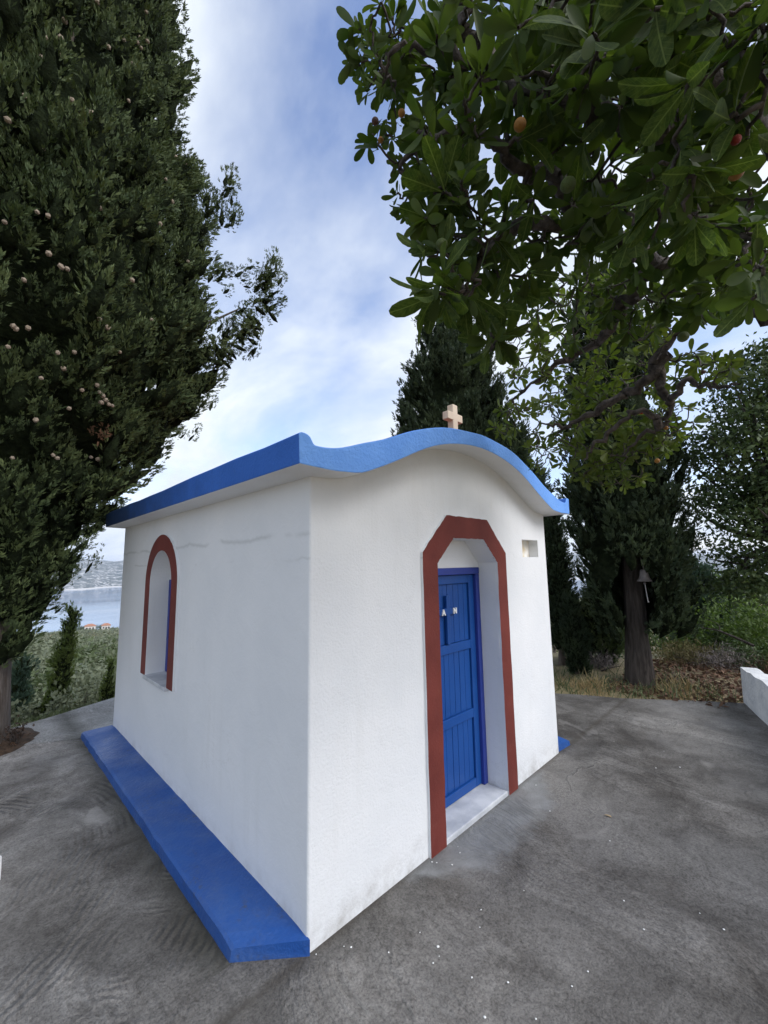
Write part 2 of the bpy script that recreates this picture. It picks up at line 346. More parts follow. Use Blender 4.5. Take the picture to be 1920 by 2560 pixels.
def concrete(name, dark, light, spread=(.34, .68)):
    mt, nt, b = new_mat(name); v = coord(nt)
    big = noise(nt, .75, 6, .6); mid = noise(nt, 3.4, 7, .66, None, .6); fine = noise(nt, 95, 4, .75); grit = noise(nt, 260, 2, .6)
    val = M(nt, 'ADD', M(nt, 'MULTIPLY', big, .62), M(nt, 'MULTIPLY', mid, .42))
    col = ramp(nt, val, [(.43, dark), (.63, light)])
    spk = mixc(nt, 1.0, ramp(nt, fine, [(.36, (.58, .58, .58)), (.50, (1, 1, 1)), (.66, (1.25, 1.24, 1.22))]), ramp(nt, noise(nt, 38, 5, .75, None, .4), [(.36, (.68, .67, .66)), (.50, (1, 1, 1)), (.66, (1.18, 1.18, 1.17))]), 'MULTIPLY')
    spk_on = ramp(nt, noise(nt, 1.1, 4, .6), [(.30, (.55, .55, .55)), (.55, (1, 1, 1))])
    col = mixc(nt, spk_on, col, mixc(nt, 1.0, col, spk, 'MULTIPLY'))
    brown = ramp(nt, noise(nt, 1.9, 5, .7), [(.56, (0, 0, 0)), (.74, (1, 1, 1))])
    col = mixc(nt, M(nt, 'MULTIPLY', brown, .35), col, (.085, .068, .054))
    # trowelled smooth patches, lighter and flatter
    smo = ramp(nt, noise(nt, 1.7, 3, .5, None, 1.2), [(.66, (0, 0, 0)), (.72, (1, 1, 1))])
    col = mixc(nt, M(nt, 'MULTIPLY', smo, .55), col, tuple(min(1, x*1.25) for x in light))
    # broom strokes, in patches and in two directions
    def strokes(rot, sc_, seed):
        mpn = N(nt, 'ShaderNodeMapping'); nt.links.new(v, mpn.inputs[0]); mpn.inputs['Rotation'].default_value = (0, 0, rot)
        mpn.inputs['Scale'].default_value = (1, .16, 1); mpn.inputs['Location'].default_value = (seed, seed*.7, 0)
        sw = N(nt, 'ShaderNodeTexNoise'); sw.inputs['Scale'].default_value = .9; sw.inputs['Detail'].default_value = 2; nt.links.new(v, sw.inputs['Vector'])
        swv = N(nt, 'ShaderNodeVectorMath', operation='MULTIPLY_ADD'); nt.links.new(sw.outputs['Color'], swv.inputs[0]); swv.inputs[1].default_value = (.9, .25, 0); nt.links.new(mpn.outputs[0], swv.inputs[2])
        h = noise(nt, sc_, 4, .6, swv.outputs[0], .3)
        k = ramp(nt, noise(nt, 1.1, 2, .5, v if seed > 6 else mpn.outputs[0]), [(.52, (0, 0, 0)), (.62, (1, 1, 1))])
        return M(nt, 'MULTIPLY', h, k)
    st = M(nt, 'ADD', M(nt, 'ADD', strokes(.5, 30, 3.1), strokes(-.75, 24, 8.7)), strokes(1.25, 20, 5.2))
    col = mixc(nt, .38, col, mixc(nt, 1.0, col, ramp(nt, st, [(.0, (.96, .96, .96)), (.36, (.70, .69, .68)), (.56, (1.45, 1.45, 1.45))]), 'MULTIPLY'))
    # open-sky light painted into the colour on the sea side; cement skim in front of the doorstep
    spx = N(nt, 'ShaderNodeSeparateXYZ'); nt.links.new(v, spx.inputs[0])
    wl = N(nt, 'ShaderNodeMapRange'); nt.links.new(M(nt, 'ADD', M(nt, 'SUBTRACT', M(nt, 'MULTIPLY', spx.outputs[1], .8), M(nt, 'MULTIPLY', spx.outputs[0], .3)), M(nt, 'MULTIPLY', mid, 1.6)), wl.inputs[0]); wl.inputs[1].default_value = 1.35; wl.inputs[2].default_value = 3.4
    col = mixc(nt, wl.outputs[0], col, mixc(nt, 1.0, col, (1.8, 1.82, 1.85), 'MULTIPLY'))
    fx_ = M(nt, 'ABSOLUTE', M(nt, 'SUBTRACT', spx.outputs[0], 1.36)); ex = M(nt, 'MAXIMUM', M(nt, 'SUBTRACT', fx_, .42), 0.0)
    dd_ = M(nt, 'ADD', M(nt, 'SUBTRACT', M(nt, 'MULTIPLY', spx.outputs[1], -1.0), M(nt, 'MULTIPLY', ex, -.75)), M(nt, 'MULTIPLY', M(nt, 'SUBTRACT', noise(nt, 6.5, 6, .72), .5), .34))
    sk_ = N(nt, 'ShaderNodeMapRange'); nt.links.new(dd_, sk_.inputs[0]); sk_.inputs[1].default_value = .23; sk_.inputs[2].default_value = .33; sk_.inputs[3].default_value = 1; sk_.inputs[4].default_value = 0
    skim = M(nt, 'MULTIPLY', sk_.outputs[0], M(nt, 'LESS_THAN', fx_, .80))
    col = mixc(nt, M(nt, 'MULTIPLY', skim, .85), col, ramp(nt, noise(nt, 6, 7, .65), [(.3, (.20, .203, .20)), (.7, (.33, .335, .335))]))
    # damp green black stain along the outer foot of the ledge and a dark brown line along the front wall
    lx_ = M(nt, 'ABSOLUTE', M(nt, 'ADD', spx.outputs[0], .26)); st1 = N(nt, 'ShaderNodeMapRange'); nt.links.new(M(nt, 'ADD', lx_, M(nt, 'MULTIPLY', noise(nt, 4, 5, .7), .14)), st1.inputs[0]); st1.inputs[1].default_value = .05; st1.inputs[2].default_value = .21; st1.inputs[3].default_value = 1; st1.inputs[4].default_value = 0
    s1 = M(nt, 'MULTIPLY', st1.outputs[0], M(nt, 'GREATER_THAN', spx.outputs[1], .19))
    col = mixc(nt, M(nt, 'MULTIPLY', s1, .75), col, (.045, .045, .034))
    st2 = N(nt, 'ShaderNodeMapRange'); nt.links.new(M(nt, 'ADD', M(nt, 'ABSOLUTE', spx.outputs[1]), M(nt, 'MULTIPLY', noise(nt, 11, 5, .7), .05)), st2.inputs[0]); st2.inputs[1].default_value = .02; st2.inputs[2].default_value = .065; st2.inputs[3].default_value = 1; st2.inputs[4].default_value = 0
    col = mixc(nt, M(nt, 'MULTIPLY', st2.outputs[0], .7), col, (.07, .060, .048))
    nt.links.new(ramp(nt, noise(nt, 1.3, 4, .6), [(.44, (.86, .86, .86)), (.62, (.52, .52, .52))]), b.inputs['Roughness'])
    nt.links.new(col, b.inputs['Base Color']); b.inputs['Specular IOR Level'].default_value = .25
    arcs = None
    for (ax_, ay_, sc2, dst) in ((-1.7, 1.75, 7.5, 3.0), (-.1, 1.1, 9.0, 4.0)):
        ma = N(nt, 'ShaderNodeMapping'); nt.links.new(v, ma.inputs[0]); ma.inputs['Location'].default_value = (-ax_, -ay_, 0)
        wvt = N(nt, 'ShaderNodeTexWave', wave_type='RINGS', rings_direction='SPHERICAL'); nt.links.new(ma.outputs[0], wvt.inputs['Vector']); wvt.inputs['Scale'].default_value = sc2; wvt.inputs['Distortion'].default_value = dst; wvt.inputs['Detail'].default_value = 3; wvt.inputs['Detail Scale'].default_value = 1.4
        mk = ramp(nt, noise(nt, 2.4, 2, .5, ma.outputs[0]), [(.53, (0, 0, 0)), (.62, (1, 1, 1))])
        a1 = M(nt, 'MULTIPLY', wvt.outputs['Fac'], mk); arcs = a1 if arcs is None else M(nt, 'ADD', arcs, a1)
    arcs = M(nt, 'MULTIPLY', arcs, M(nt, 'LESS_THAN', spx.outputs[0], -.22))
    vor = N(nt, 'ShaderNodeTexVoronoi', feature='DISTANCE_TO_EDGE'); vor.inputs['Scale'].default_value = .9
    wv = N(nt, 'ShaderNodeVectorMath', operation='ADD'); nn = N(nt, 'ShaderNodeTexNoise'); nn.inputs['Scale'].default_value = 2.2; nn.inputs['Detail'].default_value = 5
    nt.links.new(v, nn.inputs['Vector']); sub = N(nt, 'ShaderNodeVectorMath', operation='SCALE'); sub.inputs['Scale'].default_value = .7
    nt.links.new(nn.outputs['Color'], sub.inputs[0]); nt.links.new(v, wv.inputs[0]); nt.links.new(sub.outputs[0], wv.inputs[1]); nt.links.new(wv.outputs[0], vor.inputs['Vector'])
    ridge = ramp(nt, vor.outputs['Distance'], [(.0, (1, 1, 1)), (.014, (0, 0, 0))])
    rid_on = ramp(nt, noise(nt, 1.4, 3), [(.5, (0, 0, 0)), (.62, (1, 1, 1))])
    rid = M(nt, 'MULTIPLY', ridge, rid_on)
    h = M(nt, 'ADD', M(nt, 'ADD', M(nt, 'MULTIPLY', fine, .55), M(nt, 'MULTIPLY', grit, .25)), M(nt, 'ADD', M(nt, 'ADD', M(nt, 'MULTIPLY', st, 2.6), M(nt, 'MULTIPLY', arcs, .9)), M(nt, 'ADD', M(nt, 'MULTIPLY', mid, 1.6), M(nt, 'MULTIPLY', rid, .5))))
    bump(nt, b, h, 1.0, .013)
    return mt
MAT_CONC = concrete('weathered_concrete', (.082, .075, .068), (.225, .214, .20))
MAT_CONC2 = concrete('weathered_concrete_skylit', (.12, .118, .113), (.225, .222, .215))  # far slab: same concrete with open-sky brightness put into the colour
MAT_CEMENT = simple('smooth_cement_patch', (.14, .142, .140), (.235, .238, .235), 7, .75, .25, 70, .004, 7)

def terrain_mat():
    mt, nt, b = new_mat('hillside_soil')
    a = ramp(nt, noise(nt, .035, 6, .65), [(.36, (.13, .14, .075)), (.48, (.24, .20, .12)), (.60, (.42, .33, .21))])
    c = ramp(nt, noise(nt, 1.2, 6, .65), [(.35, (.45, .42, .36)), (.65, (1.25, 1.2, 1.1))])
    nt.links.new(mixc(nt, 1.0, a, c, 'MULTIPLY'), b.inputs['Base Color']); b.inputs['Roughness'].default_value = .95
    bump(nt, b, noise(nt, 6, 6, .65), .8, .06); return mt
MAT_TERRAIN = terrain_mat()
def hill_mat():
    mt, nt, b = new_mat('rocky_maquis_hill')
    mpn = N(nt, 'ShaderNodeMapping'); nt.links.new(coord(nt), mpn.inputs[0]); mpn.inputs['Scale'].default_value = (1, 1, 2.4)
    a = noise(nt, .030, 7, .72, mpn.outputs[0], .8)
    col = ramp(nt, a, [(.40, (.045, .058, .036)), (.50, (.085, .09, .07)), (.55, (.34, .33, .31)), (.66, (.62, .61, .58))])
    geo = N(nt, 'ShaderNodeNewGeometry'); sp = N(nt, 'ShaderNodeSeparateXYZ'); nt.links.new(geo.outputs['Position'], sp.inputs[0])
    shore = M(nt, 'LESS_THAN', M(nt, 'ADD', sp.outputs[2], M(nt, 'MULTIPLY', noise(nt, .01, 3), 6.0)), -92.0)
    col = mixc(nt, shore, col, (.60, .57, .52))
    nt.links.new(col, b.inputs['Base Color']); b.inputs['Roughness'].default_value = .95
    return mt
MAT_HILL = hill_mat()
def sea_mat():
    mt, nt, b = new_mat('sea_water')
    nt.links.new(ramp(nt, noise(nt, .004, 4), [(.4, (.10, .17, .30)), (.6, (.13, .21, .34))]), b.inputs['Base Color'])
    mpn = N(nt, 'ShaderNodeMapping'); nt.links.new(coord(nt), mpn.inputs[0]); mpn.inputs['Rotation'].default_value = (0, 0, .25); mpn.inputs['Scale'].default_value = (.25, 1, 1)
    nt.links.new(ramp(nt, noise(nt, .006, 5, .6, mpn.outputs[0]), [(.40, (.04, .04, .04)), (.60, (.14, .14, .14))]), b.inputs['Roughness'])
    b.inputs['IOR'].default_value = 1.33
    bump(nt, b, noise(nt, .35, 4, .6), .10, .2)
    return mt
MAT_SEA = sea_mat()

# ------------------------------------------------------------------ the setting: terrain, sea, far hills
SEA_Z = -100.0
PD = np.array([0, 6.3, 7.0, 9, 14, 30, 60, 120, 250, 420, 470, 560, 700, 900])
PZ = np.array([0, 0, .35, 1.4, 2.75, 5.9, 9.9, 16.7, 31.4, 49, 57, 88, 112, 130])
KA = np.array([0, 30, 55, 70, 80, 90, 105, 130, 250, 300, 330, 360])
KV = np.array([1, 1, .85, .66, .42, .22, -.10, -.16, -.16, .5, .95, 1])
def terr(x, y):
    dx, dy = x-CAM[0], y-CAM[1]; d = np.hypot(dx, dy); a = np.degrees(np.arctan2(dx, dy)) % 360
    k = np.interp(a, KA, KV); z = -np.interp(d, PD, PZ)
    kk = np.where(d > 600, np.maximum(k, .9)*np.clip((d-600)/300, 0, 1) + k*(1-np.clip((d-600)/300, 0, 1)), k)
    z = z*kk
    near = np.clip((10.5-d)/2.2, 0, 1)*np.where((a > 58) & (a < 140), 1, 0)
    z = z*(1-near)
    und = np.sin(x*.021+1.3)*np.cos(y*.017)*np.clip((d-30)/90, 0, 1)*2.0
    return z + und - .03
rad = np.concatenate([[0.01, 3, 5], np.linspace(6, 12, 13), np.geomspace(13, 900, 46)])
naz = 180; az = np.linspace(0, 2*np.pi, naz, endpoint=False)
R_, A_ = np.meshgrid(rad, az, indexing='ij')
X = CAM[0]+R_*np.sin(A_); Y = CAM[1]+R_*np.cos(A_); Z = terr(X, Y)
Z += np.where(R_ > 7, 1, 0)*rng.normal(size=Z.shape)*np.clip(R_*.004, 0, .5)
V = np.stack([X, Y, Z], 2).reshape(-1, 3); q = []
for i in range(len(rad)-1):
    j = np.arange(naz); q.append(np.stack([i*naz+j, (i+1)*naz+j, (i+1)*naz+(j+1) % naz, i*naz+(j+1) % naz], 1))
tag(link('terrain', arr_mesh('terrain', V, np.concatenate(q), True), MAT_TERRAIN), 'dry sloping hillside falling away to the bay', 'terrain', kind='structure')

S = 11000
tag(link('sea', pmesh('sea', [(-S, -S, SEA_Z), (S, -S, SEA_Z), (S, S, SEA_Z), (-S, S, SEA_Z)], [(0, 1, 2, 3)]), MAT_SEA), 'calm pale blue water of the bay', 'sea', kind='structure')

def ridge(name, label, D0, depth, a0, a1, hfun, seed):
    g = np.random.default_rng(seed); na, nd = 260, 26
    aa = np.radians(np.linspace(a0, a1, na)); ph = g.uniform(0, 6.28, 8); fr = g.uniform(6, 60, 8)
    top = hfun(np.degrees(aa)); top = top + sum(np.sin(aa*f*1.0+p)*(7/(1+f*.06)) for f, p in zip(fr, ph))
    V = []
    for j in range(nd):
        t = j/(nd-1); prof = math.sin(min(t*1.25, 1)*math.pi/2)**.8 if t < .8 else 1-(t-.8)*2.0
        D = D0 + depth*t + 90*np.sin(aa*23+2)*(1-t) + 45*np.sin(aa*71)*(1-t)
        z = SEA_Z-2 + (top-SEA_Z+2)*prof + (g.normal(size=na)*3.5+6*np.sin(aa*130+j*.9))*min(1, t*6)*(1 if j else 0)
        V.append(np.stack([CAM[0]+D*np.sin(aa), CAM[1]+D*np.cos(aa), z], 1))
    V = np.concatenate(V); q = []
    for j in range(nd-1):
        i = np.arange(na-1); q.append(np.stack([j*na+i, j*na+i+1, (j+1)*na+i+1, (j+1)*na+i], 1))
    return tag(link(name, arr_mesh(name, V, np.concatenate(q), True), MAT_HILL), label, 'hills', kind='structure')
ridge('hills', 'rocky scrub covered headland across the bay', 2750, 1300, -30, 120, lambda a: 62+14*np.sin(a*.21)-.25*(a-8).clip(0, 60), 3)

# pavement: two concrete slabs with a joint between them
pav = empty('pavement'); tag(pav, 'weathered grey concrete terrace around the chapel', 'pavement', kind='structure')
def ragged(poly, n, amp):
    out = []
    for (a, b) in zip(poly, poly[1:]+poly[:1]):
        a, b = np.array(a), np.array(b); k = max(1, int(np.linalg.norm(b-a)*n))
        for i in range(k):
            out.append(tuple(a+(b-a)*i/k + (rng.normal(size=2)*amp if i else 0)))
    return out
near_poly = [(-3.2, -3.3), (-.5, -3.2), (2.0, -2.02), (4.4, -1.235), (5.13, -1.0), (4.59, -.2), (4.08, .69), (3.75, 1.9), (3.55, 3.0), (.05, 3.28), (-.25, 3.412), (-.62, 3.607), (-1.3, 3.97), (-3.2, 4.2)]
far_poly = [(-1.3, 3.985), (-.62, 3.622), (-.25, 3.427), (.05, 3.295), (3.55, 3.015), (3.3, 4.5), (2.1, 5.34), (.26, 4.64), (-.72, 4.26), (-1.3, 4.03)]
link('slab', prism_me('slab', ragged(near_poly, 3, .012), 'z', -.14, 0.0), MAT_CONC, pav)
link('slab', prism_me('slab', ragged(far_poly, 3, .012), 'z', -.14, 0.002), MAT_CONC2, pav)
# soil bed around the big cypress
g = np.random.default_rng(5); V = [(-1.06, 3.86, .09)]; f = []
for j, (rr, hh) in enumerate(((.2, .08), (.36, .045), (.50, .012), (.54, -.02))):
    for i in range(28):
        a = i/28*2*math.pi; k = 1+.10*math.sin(3*a+1)+.05*g.normal()
        V.append((-1.06+rr*k*math.cos(a), 3.86+rr*k*math.sin(a), hh+.008*g.normal() if hh > 0 else hh))
f += [(0, 1+i, 1+(i+1) % 28) for i in range(28)]
for j in range(3):
    f += [(1+j*28+i, 1+(j+1)*28+i, 1+(j+1)*28+(i+1) % 28, 1+j*28+(i+1) % 28) for i in range(28)]
tag(link('soil_bed', pmesh('soil_bed', V, f), MAT_SOIL, None, True), 'brown soil bed strewn with needles at the foot of the big cypress', 'soil', kind='structure')

# ------------------------------------------------------------------ chapel
W_, L_, TH = 2.532, 3.363, 2.03
chapel = empty('chapel', (0, 0, 0))
tag(chapel, 'small whitewashed chapel with wavy blue roof edge, blue door and red trim', 'chapel')
XC = W_/2
half_bot = [(1.436, 2.026), (1.27, 2.022), (1.19, 2.026), (1.09, 2.036), (1.01, 2.064), (.90, 2.110), (.78, 2.165), (.66, 2.222), (.50, 2.286), (.32, 2.333), (.15, 2.358), (0, 2.366)]
half_top = [(1.441, 2.160), (1.418, 2.169), (1.385, 2.160), (1.365, 2.132), (1.345, 2.125), (1.27, 2.130), (1.19, 2.146), (1.08, 2.182), (.94, 2.232), (.80, 2.290), (.66, 2.345), (.50, 2.400), (.32, 2.436), (.15, 2.456), (0, 2.462)]
def curve(half, n):
    p = smooth_line([(a, b, 0) for a, b in half], n)[:, :2]
    L = [(XC-a, b) for a, b in p]; Rr = [(XC+a, b) for a, b in p[::-1][1:]]
    return L+Rr
bot = curve(half_bot, 26); top = curve(half_top, 34)
soffit = np.array(bot)
def soff(x): return float(np.interp(x, soffit[:, 0], soffit[:, 1]))
# body of the walls: outline up to just inside the roof slab
xs = np.linspace(0, W_, 40)
outline = [(0, -.05)] + [(float(x), soff(x)+.05) for x in xs] + [(W_, -.05)]
bm = bmesh.new()
A = [bm.verts.new((p[0], 0, p[1])) for p in outline]; B = [bm.verts.new((p[0], L_, p[1])) for p in outline]
bm.faces.new(A); bm.faces.new(B[::-1]); n = len(A)
for i in range(n): bm.faces.new((A[i], B[i], B[(i+1) % n], A[(i+1) % n]))
bmesh.ops.recalc_face_normals(bm, faces=bm.faces)
es = [e_ for e_ in bm.edges if abs(e_.verts[0].co.x-e_.verts[1].co.x) < 1e-4 and abs(e_.verts[0].co.y-e_.verts[1].co.y) < 1e-4 and abs(e_.verts[0].co.z-e_.verts[1].co.z) > 1]
bmesh.ops.bevel(bm, geom=es, offset=.012, segments=3, affect='EDGES', profile=.5)
walls = link('wall', bm_mesh('wall', bm), MAT_WALL, chapel)
# openings
EX0, EX1, EXA, EXB, EZS, EZT = .935, 1.650, 1.112, 1.474, 1.602, 1.766
door_in = [(EX0, -.2), (EX0, EZS), (EXA, EZT), (EXB, EZT), (EX1, EZS), (EX1, -.2)]
DX0, DX1, DXA, DXB, DZS, DZT = .794, 1.780, 1.043, 1.532, 1.671, 1.911
door_out = [(DX0, 0), (DX0, DZS), (DXA, DZT), (DXB, DZT), (DX1, DZS), (DX1, 0)]
WC, WZ0, WZS, RI, RO = 2.080, .735, 1.478, .267, .397
def arch(r, z0, n=28): return [(WC-r, z0)] + [(WC-r*math.cos(t), WZS+r*math.sin(t)) for t in np.linspace(0, math.pi, n)] + [(WC+r, z0)]
cut = [prism_me('c1', door_in, 'y', -.3, .225), prism_me('c2', arch(RI, WZ0-.02), 'x', -.3, .20), prism_me('c3', [(2.087, 1.642), (2.374, 1.642), (2.374, 1.787), (2.087, 1.787)], 'y', -.3, .085)]
cobs = []
for c in cut:
    o = bpy.data.objects.new('cutter', c); COL.objects.link(o); cobs.append(o)
    md = walls.modifiers.new('b', 'BOOLEAN'); md.operation = 'DIFFERENCE'; md.object = o; md.solver = 'EXACT'
dg = bpy.context.evaluated_depsgraph_get()
me2 = bpy.data.meshes.new_from_object(walls.evaluated_get(dg)); walls.modifiers.clear()
old = walls.data; walls.data = me2; me2.materials.clear(); me2.materials.append(MAT_WALL); bpy.data.meshes.remove(old)
for o in cobs: bpy.data.objects.remove(o)
# niche back plate, stained
box('niche_back', (2.089, .081, 1.644), (2.372, .0835, 1.785), MAT_NICHE, chapel)

# roof slab swept along the chapel: blue rim, white underside, red top
YF, YB = -.167, L_+.02
loop = bot + top[::-1]; nb, ntp = len(bot), len(top)
bm = bmesh.new(); g = np.random.default_rng(11)
ys = [YF, YF+.05] + list(np.linspace(YF+.3, YB, 12)); rows = []
for yy in ys:
    row = []
    for i, p in enumerate(loop):
        wob = .0035*math.sin(yy*3.1+p[0]*5)+.002*math.sin(yy*9.3+p[0]*17) if i >= nb else 0
        row.append(bm.verts.new((p[0], yy, p[1]+wob)))
    rows.append(row)
nl = len(loop)
for r0, r1 in zip(rows, rows[1:]):
    for i in range(nl):
        j = (i+1) % nl; fc = bm.faces.new((r0[i], r1[i], r1[j], r0[j]))
        if i < nb-1: fc.material_index = 0
        elif i == nb-1 or i == nl-1: fc.material_index = 1
        else:
            k = i-nb
            fc.material_index = 1 if (r0 is rows[0] or k < 7 or k > ntp-9) else 2
for rw, rev in ((rows[0], False), (rows[-1], True)):
    bl = rw[:nb]; tp = rw[nb:][::-1]
    # zip the two curves together
    i = j = 0
    while i < nb-1 or j < ntp-1:
        if j == ntp-1 or (i < nb-1 and bl[i+1].co.x <= tp[j+1].co.x): fv = (bl[i], bl[i+1], tp[j]); i += 1
        else: fv = (bl[i], tp[j+1], tp[j]); j += 1
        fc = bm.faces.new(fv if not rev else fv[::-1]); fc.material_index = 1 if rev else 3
bmesh.ops.recalc_face_normals(bm, faces=bm.faces)
me = bpy.data.meshes.new('roof'); bm.to_mesh(me); bm.free()
roof = link('roof', me, [MAT_WALL, MAT_BLUE, MAT_TILE, MAT_BLUE_F], chapel)
bevm = roof.modifiers.new('soft', 'BEVEL'); bevm.width = .006; bevm.segments = 2; bevm.limit_method = 'ANGLE'; bevm.angle_limit = math.radians(50)
roof['label'] = 'wavy roof slab with blue painted rim and white underside'

# cross on the ridge
bm = bmesh.new(); cp = [(-.029, 2.44), (.029, 2.44), (.029, 2.612), (.088, 2.612), (.088, 2.670), (.029, 2.670), (.029, 2.732), (-.029, 2.732), (-.029, 2.670), (-.088, 2.670), (-.088, 2.612), (-.029, 2.612)]
bm.free(); me = prism_me('roof_cross', [(XC+a, b) for a, b in cp], 'y', .035, .085)
cr = link('roof_cross', me, MAT_CROSS, chapel); bv = cr.modifiers.new('soft', 'BEVEL'); bv.width = .005; bv.segments = 2
cr['label'] = 'pale pinkish stone cross standing on the roof ridge'

# raised surrounds: red face, white edges
def wobble(poly, per=.03, amp=.0016):
    out = []
    for a, b in zip(poly, poly[1:]):
        a, b = np.array(a), np.array(b); k = wob_n
        for i in range(k): out.append(tuple(a+(b-a)*i/k+(rng.normal(size=2)*amp if i else 0)))
    return out+[poly[-1]]
wob_n = 14
def band(name, outer, inner, axis, t0, t1, closed_gap=True):
    """open band between two outlines with the same number of points; face at t0 is red"""
    def P(p, t): return (p[0], t, p[1]) if axis == 'y' else (t, p[0], p[1])
    n = len(outer); v = [P(p, t0) for p in outer]+[P(p, t0) for p in inner]+[P(p, t1) for p in outer]+[P(p, t1) for p in inner]
    f, mi = [], []
    for i in range(n-1):
        f.append((i, i+1, n+i+1, n+i)); mi.append(1)
        f.append((i, 2*n+i, 2*n+i+1, i+1)); mi.append(0)
        f.append((n+i, n+i+1, 3*n+i+1, 3*n+i)); mi.append(0)
    for i in (0, n-1): f.append((i, n+i, 3*n+i, 2*n+i)); mi.append(0)
    me = pmesh(name, v, f)
    me.materials.append(MAT_WALL); me.materials.append(MAT_RED)
    me.polygons.foreach_set('material_index', mi)
    b2 = bmesh.new(); b2.from_mesh(me); bmesh.ops.recalc_face_normals(b2, faces=b2.faces); b2.to_mesh(me); b2.free()
    return link(name, me, None, chapel)
inn = [(EX0, 0), (EX0, EZS), (EXA, EZT), (EXB, EZT), (EX1, EZS), (EX1, 0)]
ds = band('door_surround', wobble(door_out), wobble(inn), 'y', -.018, .002); ds['label'] = 'raised oxide red band with cut corners framing the doorway'
wob_n = 2
ws = band('window_surround', wobble(arch(RO, WZ0-.018), amp=.001), wobble(arch(RI, WZ0-.018), amp=.001), 'x', -.018, .002); ws['label'] = 'raised oxide red arched band framing the side window'

# doorstep and window sill
box('doorstep', (EX0+.001, -.012, -.03), (EX1-.001, .224, .030), MAT_MARBLE, chapel, .006)['label'] = 'grey veined marble doorstep'
box('window_sill', (-.034, WC-RI-.004, WZ0-.040), (.130, WC+RI+.004, WZ0-.012), MAT_MARBLE, chapel, .004)

# door frame and door leaf
DY = .142; Z0 = .031
fr = empty('door_frame'); fr.parent = chapel
FX0, FX1, FT = EX0+.002, EX1-.002, 1.568
box('jamb', (FX0, DY, Z0), (FX0+.048, .224, FT-.050), MAT_FRAME, fr, .004)
box('jamb', (FX1-.048, DY, Z0), (FX1, .224, FT-.050), MAT_FRAME, fr, .004)
box('head', (FX0, DY-.002, FT-.049), (FX1, .224, FT), MAT_FRAME, fr, .004)
door = empty('door'); door.parent = chapel; door['label'] = 'blue boarded door with a raised cross and two white letters'
LX0, LX1, LZ0, LZ1 = FX0+.050, FX1-.050, .036, FT-.052
box('backing', (LX0, .198, LZ0), (LX1, .212, LZ1), MAT_DOOR, door)
SW = .062
for a in (LX0, LX1-SW): box('stile', (a, .166, LZ0), (a+SW, .1975, LZ1), MAT_DOOR, door, .003)
rails = [(LZ0, .095), (.503, .563), (.982, 1.043), (1.455, LZ1)]
for a, b in rails: box('rail', (LX0+SW+.0005, .167, a), (LX1-SW-.0005, .1975, b), MAT_DOOR, door, .003)
px0, px1 = LX0+SW+.002, LX1-SW-.002; npl = 8
for (za, zb) in ((.097, .501), (.565, .980), (1.045, 1.453)):
    jit = np.cumsum(np.r_[0, rng.uniform(.8, 1.2, npl)]); jit = px0+(px1-px0)*jit/jit[-1]
    for i in range(npl):
        yo = .1815+rng.uniform(-.0012, .0012)
        box('plank', (jit[i]+.0014, yo, za), (jit[i+1]-.0014, .1978, zb), MAT_DOOR, door, .0022)
dc = prism_me('cross', [(1.243, 1.047), (1.281, 1.047), (1.281, 1.247), (1.362, 1.247), (1.362, 1.290), (1.281, 1.290), (1.281, 1.378), (1.243, 1.378), (1.243, 1.290), (1.158, 1.290), (1.158, 1.247), (1.243, 1.247)], 'y', .154, .1805)
dco = link('cross', dc, MAT_DOOR, door); bv = dco.modifiers.new('soft', 'BEVEL'); bv.width = .005; bv.segments = 2
def letter(ch, x, z, h):
    cu = bpy.data.curves.new('letter', 'FONT'); cu.body = ch; cu.size = h/.72; cu.extrude = .004; cu.align_x = 'CENTER'; cu.offset = .0022
    o = bpy.data.objects.new('tmp', cu); COL.objects.link(o)
    me = bpy.data.meshes.new_from_object(o.evaluated_get(bpy.context.evaluated_depsgraph_get())); bpy.data.objects.remove(o)
    me.materials.clear(); lo = link('letter', me, MAT_LETTER, door); lo.location = (x, .150, z); lo.rotation_euler = (math.pi/2, 0, 0)
    lo['label'] = 'white letter %s on the door cross' % ch
letter('A', 1.199, 1.250, .038); letter('N', 1.330, 1.252, .038)
# window frame and panes
wf = empty('window'); wf.parent = chapel; wf['label'] = 'narrow blue framed window set deep in the arched opening'
WY0, WY1, WT = WC-RI+.002, WC+RI-.002, 1.500
for a, b in ((WY0, WY0+.04), (WY1-.04, WY1), (WC-.02, WC+.02)): box('stile', (.134, a, WZ0-.011), (.198, b, WT), MAT_FRAME, wf, .003)
for a, b in ((WZ0-.010, WZ0+.035), (WT-.045, WT-.001), (1.09, 1.12)):
    for c0, c1 in ((WY0+.0405, WC-.0205), (WC+.0205, WY1-.0405)): box('rail', (.138, c0, a), (.198, c1, b), MAT_FRAME, wf, .002)
for a, b in ((WY0+.041, WC-.021), (WC+.021, WY1-.041)):
    for za, zb in ((WZ0+.036, 1.089), (1.121, WT-.046)): box('pane', (.176, a, za), (.182, b, zb), MAT_GLASS, wf)
# plaster tympanum above the window frame and above the door
ty = [(WC-RI-.004, WT+.001), (WC-RI-.004, WZS)] if WT < WZS else [(WC-math.sqrt(RI**2-(WT-WZS)**2), WT+.001)]
arcp = [(WC-RI*math.cos(t), WZS+RI*math.sin(t)) for t in np.linspace(.09, math.pi-.09, 22)]
link('tympanum', prism_me('tympanum', [(a, max(b, WT+.001)) for a, b in arcp], 'x', .145, .199), MAT_WALL, chapel)
dt = [(EX0+.001, FT+.001), (EX0+.001, EZS-.001), (EXA, EZT-.001), (EXB, EZT-.001), (EX1-.001, EZS-.001), (EX1-.001, FT+.001)]
link('tympanum', prism_me('tympanum', dt, 'y', DY+.006, .224), MAT_WALL, chapel)

